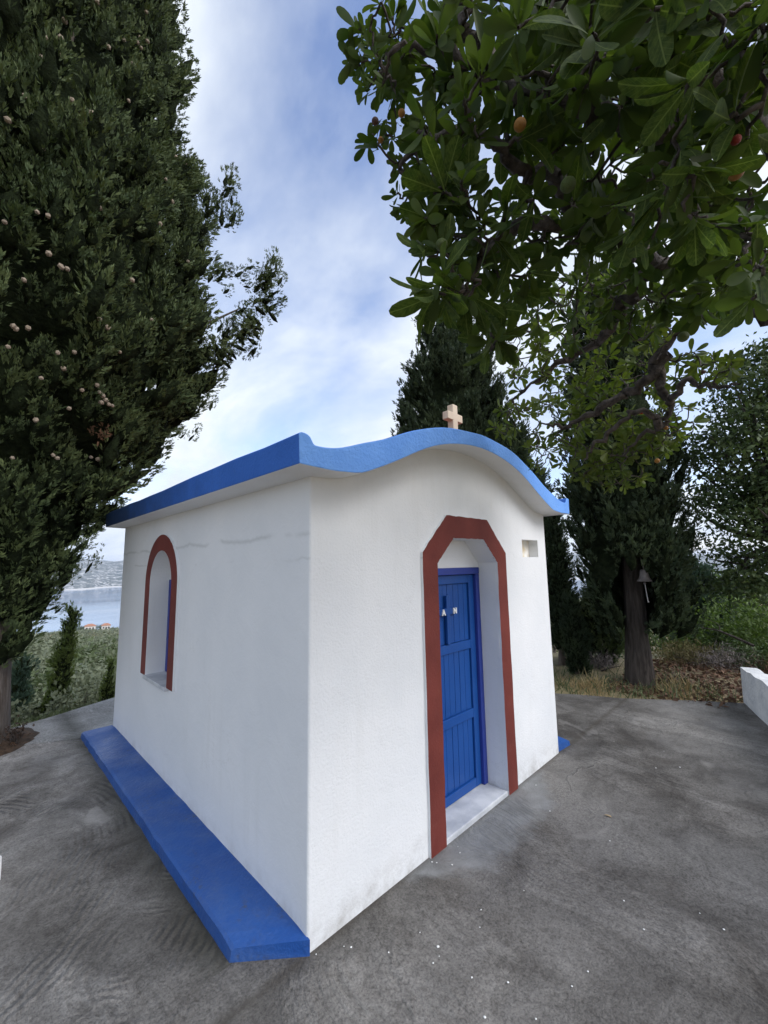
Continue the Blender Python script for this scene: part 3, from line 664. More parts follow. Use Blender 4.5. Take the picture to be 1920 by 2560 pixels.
# blue ledges along both long walls
def ledge(name, outer, inner, h, inset, seed):
    """outer/inner: ground polylines; top is inset from the outer line"""
    g = np.random.default_rng(seed); n = 40; v = []; f = []
    o = np.array([np.array(outer[0])+(np.array(outer[1])-np.array(outer[0]))*t for t in np.linspace(0, 1, n)])
    i_ = np.array([np.array(inner[0])+(np.array(inner[1])-np.array(inner[0]))*t for t in np.linspace(0, 1, n)])
    rows = []
    for k in range(n):
        dvec = (i_[k]-o[k]); Ld = np.linalg.norm(dvec); dvec = dvec/Ld; w1 = .0022*g.normal(); w2 = .0025*g.normal()
        e0 = .012 if k in (0, n-1) else 0
        p0 = np.r_[o[k]+dvec*w1, -.03]; p1 = np.r_[o[k]+dvec*(inset*.6+w1), h*.82-e0]; p2 = np.r_[o[k]+dvec*(inset+.008+w1*.7), h*.98+w2*.4-e0]; pm = np.r_[o[k]+dvec*Ld*.55, h*1.05+w2*.6-e0]; p3 = np.r_[i_[k], h*1.12+w2*.6-e0]; p4 = np.r_[i_[k], -.03]
        rows.append([p0, p1, p2, pm, p3, p4])
    for rw in rows: v += rw
    for k in range(n-1):
        for j in range(5): f.append((k*6+j, k*6+j+1, (k+1)*6+j+1, (k+1)*6+j))
    f.append(tuple(range(6))); f.append(tuple((n-1)*6+j for j in range(6))[::-1])
    me = pmesh(name, v, f); b2 = bmesh.new(); b2.from_mesh(me); bmesh.ops.recalc_face_normals(b2, faces=b2.faces); b2.to_mesh(me); b2.free()
    return link(name, me, MAT_LEDGE, chapel)
ledge('ledge', ((-.246, .205), (-.250, 3.44)), ((.004, -.012), (.004, 3.40)), .064, .020, 1)['label'] = 'bright blue painted ledge along the foot of the window wall'
ledge('ledge', ((W_+.225, -.01), (W_+.225, 3.36)), ((W_-.004, .01), (W_-.004, 3.36)), .060, .04, 2)

# ------------------------------------------------------------------ low whitewashed walls
def low_wall(name, label, line, h0, h1, th, seed):
    g = np.random.default_rng(seed); a, b = np.array(line[0]), np.array(line[1]); d = (b-a); Ld = np.linalg.norm(d); d /= Ld
    nrm = np.array([-d[1], d[0]])*th; n = int(Ld/.12)+2; v = []; f = []
    for k in range(n):
        t = k/(n-1); p = a+d*Ld*t; h = h0+(h1-h0)*t+.005*g.normal(); j = .010*g.normal(size=6)
        pts = [np.r_[p-d*0+nrm*(0-.02)+j[0]*.3, -.05], np.r_[p+nrm*j[1]*.5, h*.45], np.r_[p+nrm*(.04+j[2]*.5), h], np.r_[p+nrm*(.96+j[3]*.5), h+.004*g.normal()], np.r_[p+nrm*(1.0+j[4]*.5), h*.5], np.r_[p+nrm*1.02, -.05]]
        v += pts
    for k in range(n-1):
        for j in range(5): f.append((k*6+j, k*6+j+1, (k+1)*6+j+1, (k+1)*6+j))
    f.append(tuple(range(6))); f.append(tuple((n-1)*6+j for j in range(6))[::-1])
    me = pmesh(name, v, f); b2 = bmesh.new(); b2.from_mesh(me); bmesh.ops.recalc_face_normals(b2, faces=b2.faces); b2.to_mesh(me); b2.free()
    return tag(link(name, me, MAT_LIME), label, 'wall')
low_wall('low_wall', 'low rough whitewashed wall at the right edge beside the leaf litter', ((5.16, -.985), (1.2, -2.29)), .385, .44, .16, 4)
low_wall('low_wall', 'low whitewashed wall just entering at the left edge of the terrace', ((-.935, 1.66), (-2.6, 1.05)), .10, .14, .16, 6)

# ------------------------------------------------------------------ foliage templates
def sprig_templates(K, nb, spread, bl, bw, seed, core=1.0):
    """small conifer sprigs, unit height along z, made of narrow diamonds"""
    g = np.random.default_rng(seed); T = np.zeros((K, nb*4, 3))
    for k in range(K):
        for b in range(nb):
            h = (b+.3)/nb*core; a = g.uniform(0, 2*np.pi); tilt = spread*g.uniform(.4, 1.2)*(1-.5*h)
            d = np.array([math.cos(a)*math.sin(tilt), math.sin(a)*math.sin(tilt), math.cos(tilt)])
            p = np.array([math.cos(a)*.05*(1-h), math.sin(a)*.05*(1-h), h*.72]); l = bl*g.uniform(.7, 1.25)
            s = np.cross(d, g.normal(size=3)); s /= np.linalg.norm(s); wd = bw*g.uniform(.7, 1.3)
            T[k, b*4:b*4+4] = [p, p+d*l*.5+s*wd, p+d*l, p+d*l*.5-s*wd]
    Q = np.arange(nb*4).reshape(-1, 4); return T, Q
SPR_T, SPR_Q = sprig_templates(14, 8, .66, .58, .092, 21)
SPF_T, SPF_Q = sprig_templates(8, 8, .68, .60, .095, 22)

def leaf_grid(length, width, obov=.6, fold=.25, bend=.2, rows=5):
    """one leaf along +z from its stalk, three columns of points"""
    v = []
    for i in range(rows):
        t = [0, .14, .34, .56, .76, .92, 1][i] if rows == 7 else i/(rows-1); xw = np.interp(t, [0, .12, .3, .5, .68, .82, .93, 1], [.07, .20, .58, .88, 1, .95, .70, .24]) if obov > .5 else np.interp(t, [0, .2, .45, .7, .9, 1], [.08, .6, 1, .85, .4, .05])
        wd = width*.5*float(xw)
        zz = length*t; yy = -bend*length*t*t
        v += [(-wd, yy+fold*wd, zz), (0, yy, zz), (wd, yy+fold*wd, zz)]
    q = []
    for i in range(rows-1):
        for c in range(2): q.append((i*3+c, i*3+c+1, i*3+c+4, i*3+c+3))
    return np.array(v), np.array(q)
LEAVES = np.stack([leaf_grid(1, w_, .75, f_, b_, 7)[0] for w_, f_, b_ in ((.42, .25, .10), (.39, .10, .30), (.46, .45, .05), (.36, .3, .42), (.44, .15, -.14), (.33, .6, .2), (.40, .05, -.25))])
LEAF_Q = leaf_grid(1, .4, .75, .2, .1, 7)[1]
SML = np.stack([leaf_grid(1, w_, .3, .2, b_, 3)[0] for w_, b_ in ((.55, .1), (.48, .25), (.6, -.1))]); SML_Q = leaf_grid(1, .5, .3, .2, .1, 3)[1]

def core_templates(K, seed, segs=7):
    g = np.random.default_rng(seed); rings = [(.0, .35), (.22, .85), (.45, 1.0), (.70, .72), (.90, .32), (1.0, .04)]; T = []
    for _ in range(K):
        v = []
        for t, r in rings:
            for i in range(segs):
                a = (i+.5*(t*5 % 2))*2*np.pi/segs; k = r*g.uniform(.65, 1.25); v.append((k*math.cos(a), k*math.sin(a), t+g.normal()*.04))
        T.append(v)
    q = [(j*segs+i, j*segs+(i+1) % segs, (j+1)*segs+(i+1) % segs, (j+1)*segs+i) for j in range(len(rings)-1) for i in range(segs)]
    return np.array(T), np.array(q)
COR_T, COR_Q = core_templates(8, 31)
def plumes_to_sprigs(P, D, H, Rr, per, spread=.55, s0=.26):
    """P plume bases, D unit axes, H heights, Rr radii: sprig positions, directions and sizes on flame shaped plumes"""
    n = len(P); t = rng.uniform(0.02, 1, (n, per))**.85; a = rng.uniform(0, 2*np.pi, (n, per))
    prof = np.sin(np.pi*np.clip(t*.82+.14, 0, 1))**.8
    F = frames(D); rad_ = Rr[:, None]*prof*rng.uniform(.62, 1.05, (n, per))
    lx, ly, lz = rad_*np.cos(a), rad_*np.sin(a), t*H[:, None]
    loc = np.stack([lx, ly, lz], 2); pos = P[:, None, :]+np.einsum('nij,npj->npi', F, loc)
    dl = np.stack([np.cos(a)*spread*(1.15-t), np.sin(a)*spread*(1.15-t), np.ones_like(t)], 2)+rng.normal(size=(n, per, 3))*.18
    dirs = np.einsum('nij,npj->npi', F, dl)
    s = s0*H[:, None]*rng.uniform(.75, 1.3, (n, per))
    return pos.reshape(-1, 3), dirs.reshape(-1, 3), s.ravel()

def cypress(name, label, base, prof, trunk_r, n, H, per, mat, fine=True, extra=None, keep=None, group=None, lean=(0, 0), cat='cypress tree', trunk_top=None, barkz=-.2, back=.3, core_n=.30, s0=.26, hull=.74, thin_above=None, fat=(.22, .36), spread=.55, outw=.42, bunch=None, bark=None, base_share=.16, core=.50):
    """base point, profile [(z above base, radius)], n plumes of height H"""
    base = np.asarray(base, float); prof = np.array(prof, float); z0, z1 = prof[0, 0], prof[-1, 0]
    root = empty(name, tuple(base)); tag(root, label, cat, group)
    zz = np.linspace(z0, z1, 200); rr = np.interp(zz, prof[:, 0], prof[:, 1]); cdf = np.cumsum(rr+.08); cdf /= cdf[-1]
    z = np.interp(rng.uniform(0, 1, n), cdf, zz); R = np.interp(z, prof[:, 0], prof[:, 1])
    toc = math.atan2(CAM[1]-base[1], CAM[0]-base[0]); th = rng.uniform(-np.pi, np.pi, n)
    ok = (np.abs(th) < 1.9) | (rng.uniform(size=n) < back); z, R, th = z[ok], R[ok], th[ok]; n_ = len(z); th = th+toc
    # uneven outline: slow lobes plus clump to clump scatter
    if thin_above: ok = (z < thin_above) | (rng.uniform(size=n_) < .25); z, R, th = z[ok], R[ok], th[ok]; n_ = len(z)
    lob = 1+.07*np.sin(3*th+z*1.1)+.06*np.sin(5*th-z*2.3+1)
    depth = rng.uniform(size=n_)
    shell = np.where(depth < core_n, rng.uniform(.45, .8, n_), rng.uniform(.80, 1.0, n_))
    rad_ = np.maximum(R*lob*shell - .10*H, 0)
    if bunch:
        nb_, rb_ = bunch; bz = np.interp(rng.uniform(0, 1, nb_), cdf, zz); bt = toc+rng.uniform(-2.0, 2.0, nb_); br = rb_*rng.uniform(.6, 1.35, nb_); bo = rng.uniform(-.07, .16, nb_)
        k_ = rng.integers(0, nb_, n_); far_ = rng.uniform(size=n_) < base_share
        rho = np.sqrt(rng.uniform(0, 1, n_)); an_ = rng.uniform(0, 2*np.pi, n_); Rb_ = np.interp(bz[k_], prof[:, 0], prof[:, 1])
        z2 = bz[k_]+br[k_]*1.25*rho*np.sin(an_); t2 = bt[k_]+br[k_]*rho*np.cos(an_)/np.maximum(Rb_, .3)
        inr = (z2 > z0) & (z2 < z1) & ~far_; z = np.where(inr, z2, z); th = np.where(inr, t2, th); R2 = np.interp(z, prof[:, 0], prof[:, 1])
        lob = 1+.05*np.sin(3*th+z*1.1)
        rad_ = np.where(inr, np.maximum(R2*lob*.93-.10*H+bo[k_]+.20*(1-rho**2)-.13, 0), np.maximum(R2*rng.uniform(.80, .90, n_)-.10*H, 0))
    lx = lean[0]*z; ly = lean[1]*z
    P = np.stack([np.cos(th)*rad_+lx, np.sin(th)*rad_+ly, z-H*.45], 1)
    D = np.stack([np.cos(th)*outw, np.sin(th)*outw, np.ones(n_)], 1)+rng.normal(size=(n_, 3))*.17
    D /= np.linalg.norm(D, axis=1)[:, None]
    h = H*rng.uniform(.6, 1.4, n_); rp = h*rng.uniform(fat[0], fat[1], n_)
    if extra is not None:
        eP, eD, eH = extra; P = np.vstack([P, eP-base]); D = np.vstack([D, eD]); h = np.r_[h, eH]; rp = np.r_[rp, eH*.36]
    pos, dirs, s = plumes_to_sprigs(P, D, h, rp, per, spread, s0=s0)
    if keep is not None:
        k = keep(pos+base); pos, dirs, s = pos[k], dirs[k], s[k]
    T, Q = (SPR_T, SPR_Q) if fine else (SPF_T, SPF_Q)
    # matted inner twigs and foliage
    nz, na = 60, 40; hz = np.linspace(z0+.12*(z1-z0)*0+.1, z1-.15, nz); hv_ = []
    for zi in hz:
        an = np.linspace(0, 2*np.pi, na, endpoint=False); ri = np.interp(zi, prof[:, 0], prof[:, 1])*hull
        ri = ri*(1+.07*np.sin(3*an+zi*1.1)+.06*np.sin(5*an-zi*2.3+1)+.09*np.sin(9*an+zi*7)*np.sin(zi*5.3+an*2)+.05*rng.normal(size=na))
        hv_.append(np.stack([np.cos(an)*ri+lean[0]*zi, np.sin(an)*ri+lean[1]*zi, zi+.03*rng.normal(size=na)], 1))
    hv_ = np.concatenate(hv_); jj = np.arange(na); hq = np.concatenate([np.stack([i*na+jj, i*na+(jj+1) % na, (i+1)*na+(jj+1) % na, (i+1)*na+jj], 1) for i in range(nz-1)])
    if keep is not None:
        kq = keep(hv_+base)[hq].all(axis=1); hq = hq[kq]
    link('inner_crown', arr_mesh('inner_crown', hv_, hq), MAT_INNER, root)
    v, q = scatter(T, Q, pos, frames(dirs), s)
    Fc = frames(D); kc = np.ones(len(P), bool) if keep is None else keep(P+base+D*h[:, None]*.5) & keep(P+base+D*h[:, None])
    cr_ = np.where(np.arange(len(P)) < n_, core, .30); Fc = Fc*np.stack([rp*cr_, rp*cr_, h*np.where(cr_ < .4, .7, .92)], 1)[:, None, :]
    cv, cq = scatter(COR_T, COR_Q, P[kc], Fc[kc], np.ones(int(kc.sum()))); nsp = len(q); v, q = join_arrays([(v, q), (cv, cq)])
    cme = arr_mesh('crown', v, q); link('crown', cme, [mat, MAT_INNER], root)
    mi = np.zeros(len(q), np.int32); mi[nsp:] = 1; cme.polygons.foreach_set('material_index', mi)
    tt = trunk_top or z1*.75; npt = 14; tz = np.linspace(barkz, tt, npt)
    pts = np.stack([lean[0]*tz+.02*np.sin(tz*2), lean[1]*tz+.02*np.cos(tz*1.7), tz], 1)
    rads = trunk_r*(1-.75*np.clip(tz/tt, 0, 1))*np.where(tz < .25, 1.18, 1)
    v, q = tube_arrays(pts, rads, 14, .05); link('trunk', arr_mesh('trunk', v, q, True), bark or MAT_BARK, root)
    return root

# ------------------------------------------------------------------ the big cypress beside the chapel
TB = np.array([-1.06, 3.86, 0.0])
prof = [(.75, .24), (1.2, .40), (1.65, .60), (2.0, .80), (2.4, .95), (2.65, 1.10), (2.85, 1.30), (3.05, 1.42), (3.35, 1.56), (3.7, 1.80), (4.2, 1.86), (4.8, 1.85), (5.5, 1.78), (6.2, 1.68), (6.6, 1.60), (7.0, 1.46), (7.4, 1.38), (8.2, 1.34), (9.3, 1.28), (10.5, 1.1), (11.6, .5), (12.2, .1)]
# boughs that stick out on the right of the crown
def bough(pts, D, H, k, spread=.07):
    P, Dv, Hh = [], [], []
    for i in range(len(pts)-1):
        a, b = far(*pts[i], D), far(*pts[i+1], D); m_ = max(2, int(np.linalg.norm(b-a)/.06*k*1.25))
        for t in np.linspace(0, 1, m_, endpoint=False):
            P.append(a+(b-a)*t+rng.normal(size=3)*spread); dd = (b-a)/np.linalg.norm(b-a); Dv.append(dd*.7+np.array([0, 0, .75])+rng.normal(size=3)*.25); Hh.append(H*rng.uniform(.7, 1.25))
    Dv = np.array(Dv); return np.array(P), Dv/np.linalg.norm(Dv, axis=1)[:, None], np.array(Hh)
D_ = 4.75
bs = [bough([(500, 560), (545, 520), (575, 488)], D_, .26, .9), bough([(520, 590), (565, 570), (578, 560)], D_, .2, .7), bough([(500, 500), (560, 492)], D_, .2, .8),
      bough([(505, 690), (565, 690), (620, 712), (660, 712), (680, 672), (683, 655)], D_, .20, 1.1, .05), bough([(665, 720), (668, 780), (650, 820), (625, 860), (595, 900), (540, 905)], D_, .24, 1.3, .06),
      bough([(500, 870), (560, 850), (610, 840)], D_, .24, 1.0), bough([(500, 905), (560, 890)], D_, .22, 1), bough([(560, 780), (620, 800), (655, 790)], D_, .2, .8), bough([(490, 960), (508, 965)], D_, .2, 1),
      bough([(430, 1035), (490, 1028), (528, 1022)], D_, .15, 1.0, .035), bough([(400, 1095), (460, 1095), (492, 1090)], D_, .15, 1.0, .035), bough([(440, 1010), (500, 985)], D_, .2, 1),
      bough([(120, 1525), (165, 1522)], 5.0, .09, .8, .02), bough([(150, 1440), (200, 1420), (240, 1390)], 5.0, .22, 1.0), bough([(200, 1370), (255, 1350)], 5.0, .2, 1.0)]
extra = tuple(np.concatenate([b[i] for b in bs]) for i in range(3))
def keep_out(p):
    inside = (p[:, 0] > -.20) & (p[:, 1] < L_+.08) & (p[:, 2] < 2.26) & (p[:, 2] > -1)
    ext = (p[:, 0] > -.20) & (p[:, 1] < L_+.08) & (p[:, 2] < 2.5) & (p[:, 0] > .55)
    return ~(inside | ext)
big = cypress('cypress_tree', 'huge broad cypress dotted with cones towering beside the window wall', TB, prof, .30, 3400, .30, 35, MAT_CYP, True, extra, keep_out, trunk_top=9.5, back=.10, core_n=.22, s0=.185, thin_above=9.7, fat=(.28, .40), spread=.8, outw=.60, bunch=(330, .33), hull=.74, base_share=.40)
# grey limbs visible between the plumes
lim = [tube_arrays(smooth_line([(0, 0, 1.9), (.25, -.35, 3.1), (.55, -.75, 4.2), (.72, -.95, 5.0)], 12), np.linspace(.075, .02, 12), 7, .05),
       tube_arrays(smooth_line([(0, 0, 3.0), (.1, -.6, 4.4), (.15, -1.15, 5.8), (.22, -1.32, 6.4)], 12), np.linspace(.07, .02, 12), 7, .05),
       tube_arrays(smooth_line([(.05, 0, 3.4), (.9, -.35, 4.2), (1.6, -.6, 4.45), (2.1, -.75, 4.85)], 12), np.linspace(.05, .008, 12), 6, .05)]
v, q = join_arrays(lim); link('limbs', arr_mesh('limbs', v, q, True), MAT_BARK, big)
# cones: small knobbly balls on the sunny face
bm = bmesh.new(); bmesh.ops.create_icosphere(bm, subdivisions=1, radius=1.0)
for vv in bm.verts: vv.co *= 1+.12*((hash((round(vv.co.x, 2), round(vv.co.z, 2))) % 7)/7-.5)
CONE = bm_mesh('cone', bm); CONE.materials.append(MAT_CONE)
pa = np.array(prof)
def on_crown(px_, py_):
    """nearest crossing of a sight line with the crown surface"""
    d = ray(px_, py_); d = d/np.linalg.norm(d)
    for t in np.linspace(2.0, 9, 700):
        p = CAM+d*t-TB
        if math.hypot(p[0], p[1]) < np.interp(p[2], pa[:, 0], pa[:, 1], left=0, right=0)*.97+.02: return p
    return None
cone_px = [(162, 52), (113, 93), (152, 95), (104, 143), (271, 117), (156, 140), (310, 100), (349, 93), (353, 120), (344, 106), (369, 104), (402, 117), (333, 160), (344, 188), (445, 177), (425, 238), (230, 283), (322, 252), (107, 371), (354, 381), (377, 390), (440, 392), (463, 407), (414, 448), (430, 503), (93, 530), (12, 555), (122, 540), (122, 634), (153, 667), (168, 672), (248, 797), (269, 819), (33, 815), (40, 822), (70, 820), (20, 867), (144, 882), (186, 880), (159, 921), (103, 945), (205, 975), (243, 963), (250, 981), (257, 989), (265, 1000), (272, 1011), (281, 1014), (173, 1021), (253, 1006), (133, 1138), (143, 1145), (228, 1143), (245, 1148), (31, 1145), (470, 654), (505, 670), (498, 903), (510, 860), (366, 30), (244, 5), (448, 35), (470, 180), (60, 240), (300, 330), (200, 420), (60, 700), (330, 700), (90, 1050), (300, 880), (380, 800), (20, 300), (250, 520), (400, 560), (180, 250)]
for (a, b) in cone_px:
    p = on_crown(a, b)
    if p is None: continue
    o = link('cone', CONE, None, big); o.location = tuple(p*1.0); r_ = rng.uniform(.017, .024); o.scale = (r_, r_, r_*1.1); o.rotation_euler = tuple(rng.uniform(0, 3, 3))
for (a, b) in [(228, 322), (248, 1088)]:
    p = on_crown(a, b)
    if p is None: continue
    k = 26; v, q = scatter(SPR_T, SPR_Q, p+rng.normal(size=(k, 3))*np.array([.03, .03, .035]), frames(rng.normal(size=(k, 3))+np.array([0, -.2, .6])), rng.uniform(.03, .06, k))
    o = link('dead_tuft', arr_mesh('dead_tuft', v, q), MAT_DEAD, big); o['label'] = 'small tuft of dead brown sprigs'; o['kind'] = 'stuff'

# ------------------------------------------------------------------ cypresses behind and beside the chapel
def gnd(px_, D):
    p = far(px_, 1412, D); return np.array([p[0], p[1], float(terr(p[0], p[1]))])
b = gnd(1150, 9.2)
cypress('cypress_tree', 'tall dark cypress rising behind the roof cross', b, [(1.0, 1.0), (2.5, 1.28), (4.5, 1.24), (6.1, 1.08), (7.0, .86), (7.8, .66), (8.8, .34), (9.9, .03)], .2, 1000, .42, 19, MAT_CYP_D, False, back=.15, s0=.22, bunch=(170, .34))
b = gnd(1310, 8.0)
cypress('cypress_tree', 'dark cypress whose pointed top shows over the right end of the roof', b, [(.6, .3), (1.6, .48), (2.5, .46), (3.2, .30), (3.8, .14), (4.25, .02)], .12, 420, .3, 26, MAT_CYP_D, False, back=.15)
b = gnd(1392, 7.4)
cypress('cypress_tree', 'slim cypress standing close behind the right corner of the chapel', b, [(.3, .08), (.9, .14), (1.6, .15), (2.05, .10), (2.4, .01)], .05, 240, .2, 24, MAT_CYP_D, False, back=.2)
b = gnd(1424, 6.9)
cypress('cypress_tree', 'short narrow young cypress right beside the chapel corner', b, [(.05, .09), (.5, .13), (.8, .11), (1.05, .06), (1.2, .01)], .03, 170, .16, 22, MAT_CYP_D, False, back=.3)
b = gnd(1485, 7.6)
cypress('cypress_tree', 'low bushy young cypress between the slim ones and the bell tree', b, [(.1, .18), (.5, .26), (.95, .18), (1.35, .03)], .03, 150, .22, 22, MAT_CYP, False, back=.3)
BT = np.array([5.28, .05, -.03])
bell_tree = cypress('cypress_tree', 'dark cypress with a bare lower trunk carrying the bell', BT, [(.62, .20), (.9, .42), (1.3, .55), (1.8, .60), (2.4, .60), (3.2, .56), (4.2, .46), (5.2, .30), (6.0, .06)], .145, 680, .30, 20, MAT_CYP_D, False, trunk_top=5.0, back=.2, bunch=(110, .28), bark=MAT_BARKD,
    keep=lambda p: ~((np.abs((p[:, 0]-5.28)*-.25+(p[:, 1]-.05)*.968) < .17+.06*np.sin(p[:, 2]*7)) & (p[:, 2] < 1.62) & (((p[:, 0]-5.28)*-.968+(p[:, 1]-.05)*-.25) > -.05)))

# ------------------------------------------------------------------ bell
bl = empty('bell', (4.965, -.175, 1.335)); tag(bl, 'small dark metal bell hanging against the cypress trunk', 'bell')
pf = [(.012, .150), (.028, .148), (.040, .138), (.046, .11), (.052, .07), (.063, .035), (.082, .010), (.088, 0), (.080, .001), (.060, .03), (.045, .08), (.02, .13)]
n = 24; v = []; f = []
for r_, z_ in pf: v += [(r_*math.cos(i/n*2*math.pi), r_*math.sin(i/n*2*math.pi), z_) for i in range(n)]
for k in range(len(pf)-1): f += [(k*n+i, k*n+(i+1) % n, (k+1)*n+(i+1) % n, (k+1)*n+i) for i in range(n)]
f.append(tuple(range(n))[::-1])
link('bell_body', pmesh('bell_body', v, f), MAT_IRON, bl, True)
v, q = tube_arrays([(0, 0, .145), (-.012, 0, .165), (-.012, .0, .19), (0.0, 0, .21), (.012, 0, .19), (.012, 0, .165), (0, 0, .147)], .0045, 6); link('loop', arr_mesh('loop', v, q, True), MAT_IRON, bl)
v, q = tube_arrays(smooth_line([(0, 0, .20), (-.02, .01, .26), (.03, .05, .36), (.20, .16, .46)], 8), .005, 6); link('hanger', arr_mesh('hanger', v, q, True), MAT_IRON, bl)
bm = bmesh.new(); bmesh.ops.create_uvsphere(bm, u_segments=10, v_segments=8, radius=.016, matrix=Matrix.Translation((0, 0, -.025)))
link('clapper', bm_mesh('clapper', bm), MAT_IRON, bl, True)
v, q = tube_arrays([(0, 0, -.035), (.006, -.004, -.12), (.014, -.012, -.24), (.018, -.016, -.262)], [.005, .005, .006, .009], 6); link('pull_rope', arr_mesh('pull_rope', v, q, True), MAT_ROPE, bl)

# ------------------------------------------------------------------ arbutus (strawberry tree) over the terrace
arb = empty('arbutus_tree', (2.0, -2.5, -.03)); tag(arb, 'strawberry tree with large glossy leaves hanging over the terrace', 'tree'); AO = np.array([2.0, -2.5, -.03])
K = lambda a, b, r: along(a, b, r*.86)
sk = {
 'trunk': ([(2.0, -2.5, -.1), (1.98, -2.42, .6), (1.9, -2.25, 1.2), (1.85, -2.12, 1.75)], .13, .10),
 'a': ([(1.85, -2.12, 1.75), K(2020, 760, 2.75), K(1800, 695, 2.55), K(1640, 650, 2.35), K(1500, 585, 2.1), K(1330, 560, 1.8), K(1230, 620, 1.5), K(1150, 700, 1.2)], .046, .008),
 'a2': ([K(1500, 585, 2.1), K(1400, 470, 1.8), K(1290, 420, 1.5), K(1180, 330, 1.5), K(1060, 340, 1.55), K(1000, 420, 1.6)], .022, .005),
 'a3': ([K(1640, 650, 2.35), K(1560, 760, 2.5), K(1500, 850, 2.7), K(1380, 920, 2.8), K(1280, 1000, 2.9)], .035, .006),
 'b': ([(1.85, -2.12, 1.75), K(2050, 480, 2.0), K(1850, 300, 1.65), K(1720, 120, 1.5), K(1650, -60, 1.5)], .045, .018),
 'b2': ([K(1850, 300, 1.65), K(1600, 330, 1.5), K(1400, 250, 1.45), K(1250, 190, 1.6), K(1100, 125, 1.7), K(985, 125, 1.75)], .024, .006),
 'b3': ([K(1720, 120, 1.5), K(1560, 40, 1.4), K(1400, -40, 1.4), K(1250, -60, 1.5)], .03, .01),
 'b4': ([K(1250, 190, 1.6), K(1175, 80, 1.7), K(1180, -30, 1.8)], .016, .008),
 'c': ([(1.85, -2.12, 1.75), K(2100, 900, 2.9), K(1900, 780, 2.95), K(1730, 800, 3.0), K(1665, 880, 3.0), K(1650, 960, 3.0), K(1675, 1010, 3.0), K(1660, 1060, 3.0), K(1600, 1090, 3.0), K(1560, 1140, 3.0)], .036, .006),
 'c2': ([K(1665, 880, 3.0), K(1600, 970, 3.0), K(1520, 1010, 3.0), K(1430, 1060, 3.05), K(1370, 1060, 3.1)], .035, .006),
 'c3': ([K(1660, 1060, 3.0), K(1590, 1030, 2.9), K(1500, 1100, 2.9), K(1460, 1150, 2.9)], .02, .005),
 'c4': ([K(1675, 1010, 3.0), K(1720, 960, 2.8), K(1790, 970, 2.7), K(1850, 960, 2.6)], .016, .004),
}
SKP, parts = [], {}
for nm, (pts, r0, r1) in sk.items():
    n = len(pts)*5; L = smooth_line(pts, n); 
    if nm != 'trunk': L[1:-1] += rng.normal(size=(n-2, 3))*.013*np.linspace(1, .5, n-2)[:, None]
    rr = np.linspace(r0, r1, n); SKP.append(np.c_[L, rr])
    rr = rr*(1+.14*rng.normal(size=n)); v, q = tube_arrays(L-AO, rr, 9 if r0 > .03 else 6, .09); parts[nm] = (v, q)
v, q = parts['trunk']; link('trunk', arr_mesh('trunk', v, q, True), MAT_BARK2, arb)
for nm in parts:
    if nm != 'trunk': link('branch', arr_mesh('branch', *parts[nm], True), MAT_BARK2, arb)
SKP = np.concatenate(SKP[1:])
# clusters: centre in view, half sizes, range of distance, number of rosettes, leaf length, fresh
blobs = [(965, 120, 95, 120, 1.55, 1.95, 26, .078), (1000, 200, 60, 60, 1.5, 1.8, 8, .08), (1015, 360, 95, 85, 1.5, 1.75, 18, .068), (1010, 505, 28, 36, 1.5, 1.6, 4, .055),
         (1120, 330, 90, 130, 1.15, 1.5, 14, .085), (1170, 520, 110, 90, .95, 1.3, 15, .09), (1075, 600, 40, 60, .95, 1.15, 5, .085), (1130, 720, 60, 60, .85, 1.05, 5, .095), (1190, 640, 90, 80, .95, 1.3, 9, .09),
         (1240, 800, 70, 60, .95, 1.1, 4, .09), (1280, 700, 70, 60, 1.2, 1.8, 8, .085), (1190, 130, 160, 140, 1.4, 2.0, 34, .085), (1330, 250, 170, 170, 1.2, 2.0, 46, .09), (1500, 120, 220, 160, 1.0, 1.9, 56, .09),
         (1760, 120, 200, 170, .75, 1.6, 46, .09), (1480, 400, 200, 170, 1.1, 2.1, 60, .09), (1760, 400, 180, 170, .75, 1.7, 50, .09), (1400, 560, 170, 110, 1.3, 2.3, 44, .085), (1640, 580, 190, 120, 1.1, 2.3, 50, .085),
         (1850, 640, 90, 130, .9, 1.8, 24, .085), (1330, 900, 80, 90, 2.3, 3.0, 26, .075), (1420, 760, 140, 110, 1.9, 2.9, 44, .078), (1580, 780, 130, 100, 2.0, 2.9, 40, .078), (1740, 730, 130, 70, 1.5, 2.3, 20, .085),
         (1430, 1020, 110, 110, 2.7, 3.3, 46, .078), (1560, 970, 130, 120, 2.7, 3.3, 46, .078), (1490, 1140, 90, 60, 2.7, 3.1, 24, .078), (1590, 1100, 90, 70, 2.7, 3.1, 24, .078), (1565, 1205, 45, 22, 2.75, 2.95, 7, .078), (1480, 1200, 40, 20, 2.8, 3, 6, .078),
         (1280, 1040, 50, 60, 2.5, 2.9, 10, .075), (1360, 1120, 40, 50, 2.8, 3.1, 9, .075), (1730, 930, 80, 50, 2.5, 3.0, 14, .078), (1810, 930, 40, 30, 2.3, 2.6, 5, .08), (1690, 1060, 50, 70, 2.7, 3.1, 14, .078)]
RP, RS, RD = [], [], []
for (cx_, cy_, hx, hy, ra, rb, k, ll) in blobs:
    k = max(3, int(k*(.80 if (cx_ > 1280 and cy_ < 620) else 1.45 if cy_ > 700 else 1.0))); ra, rb = max(ra, .85), rb*1.02; u = rng.normal(size=(k, 2)); u /= np.linalg.norm(u, axis=1)[:, None]; u *= np.sqrt(rng.uniform(0, 1, (k, 1)))
    for (ux, uy) in u:
        r_ = rng.uniform(ra, rb); RP.append(along(cx_+ux*hx, cy_+uy*hy, r_)); RS.append(ll*rng.uniform(.56, .88)); RD.append(r_)
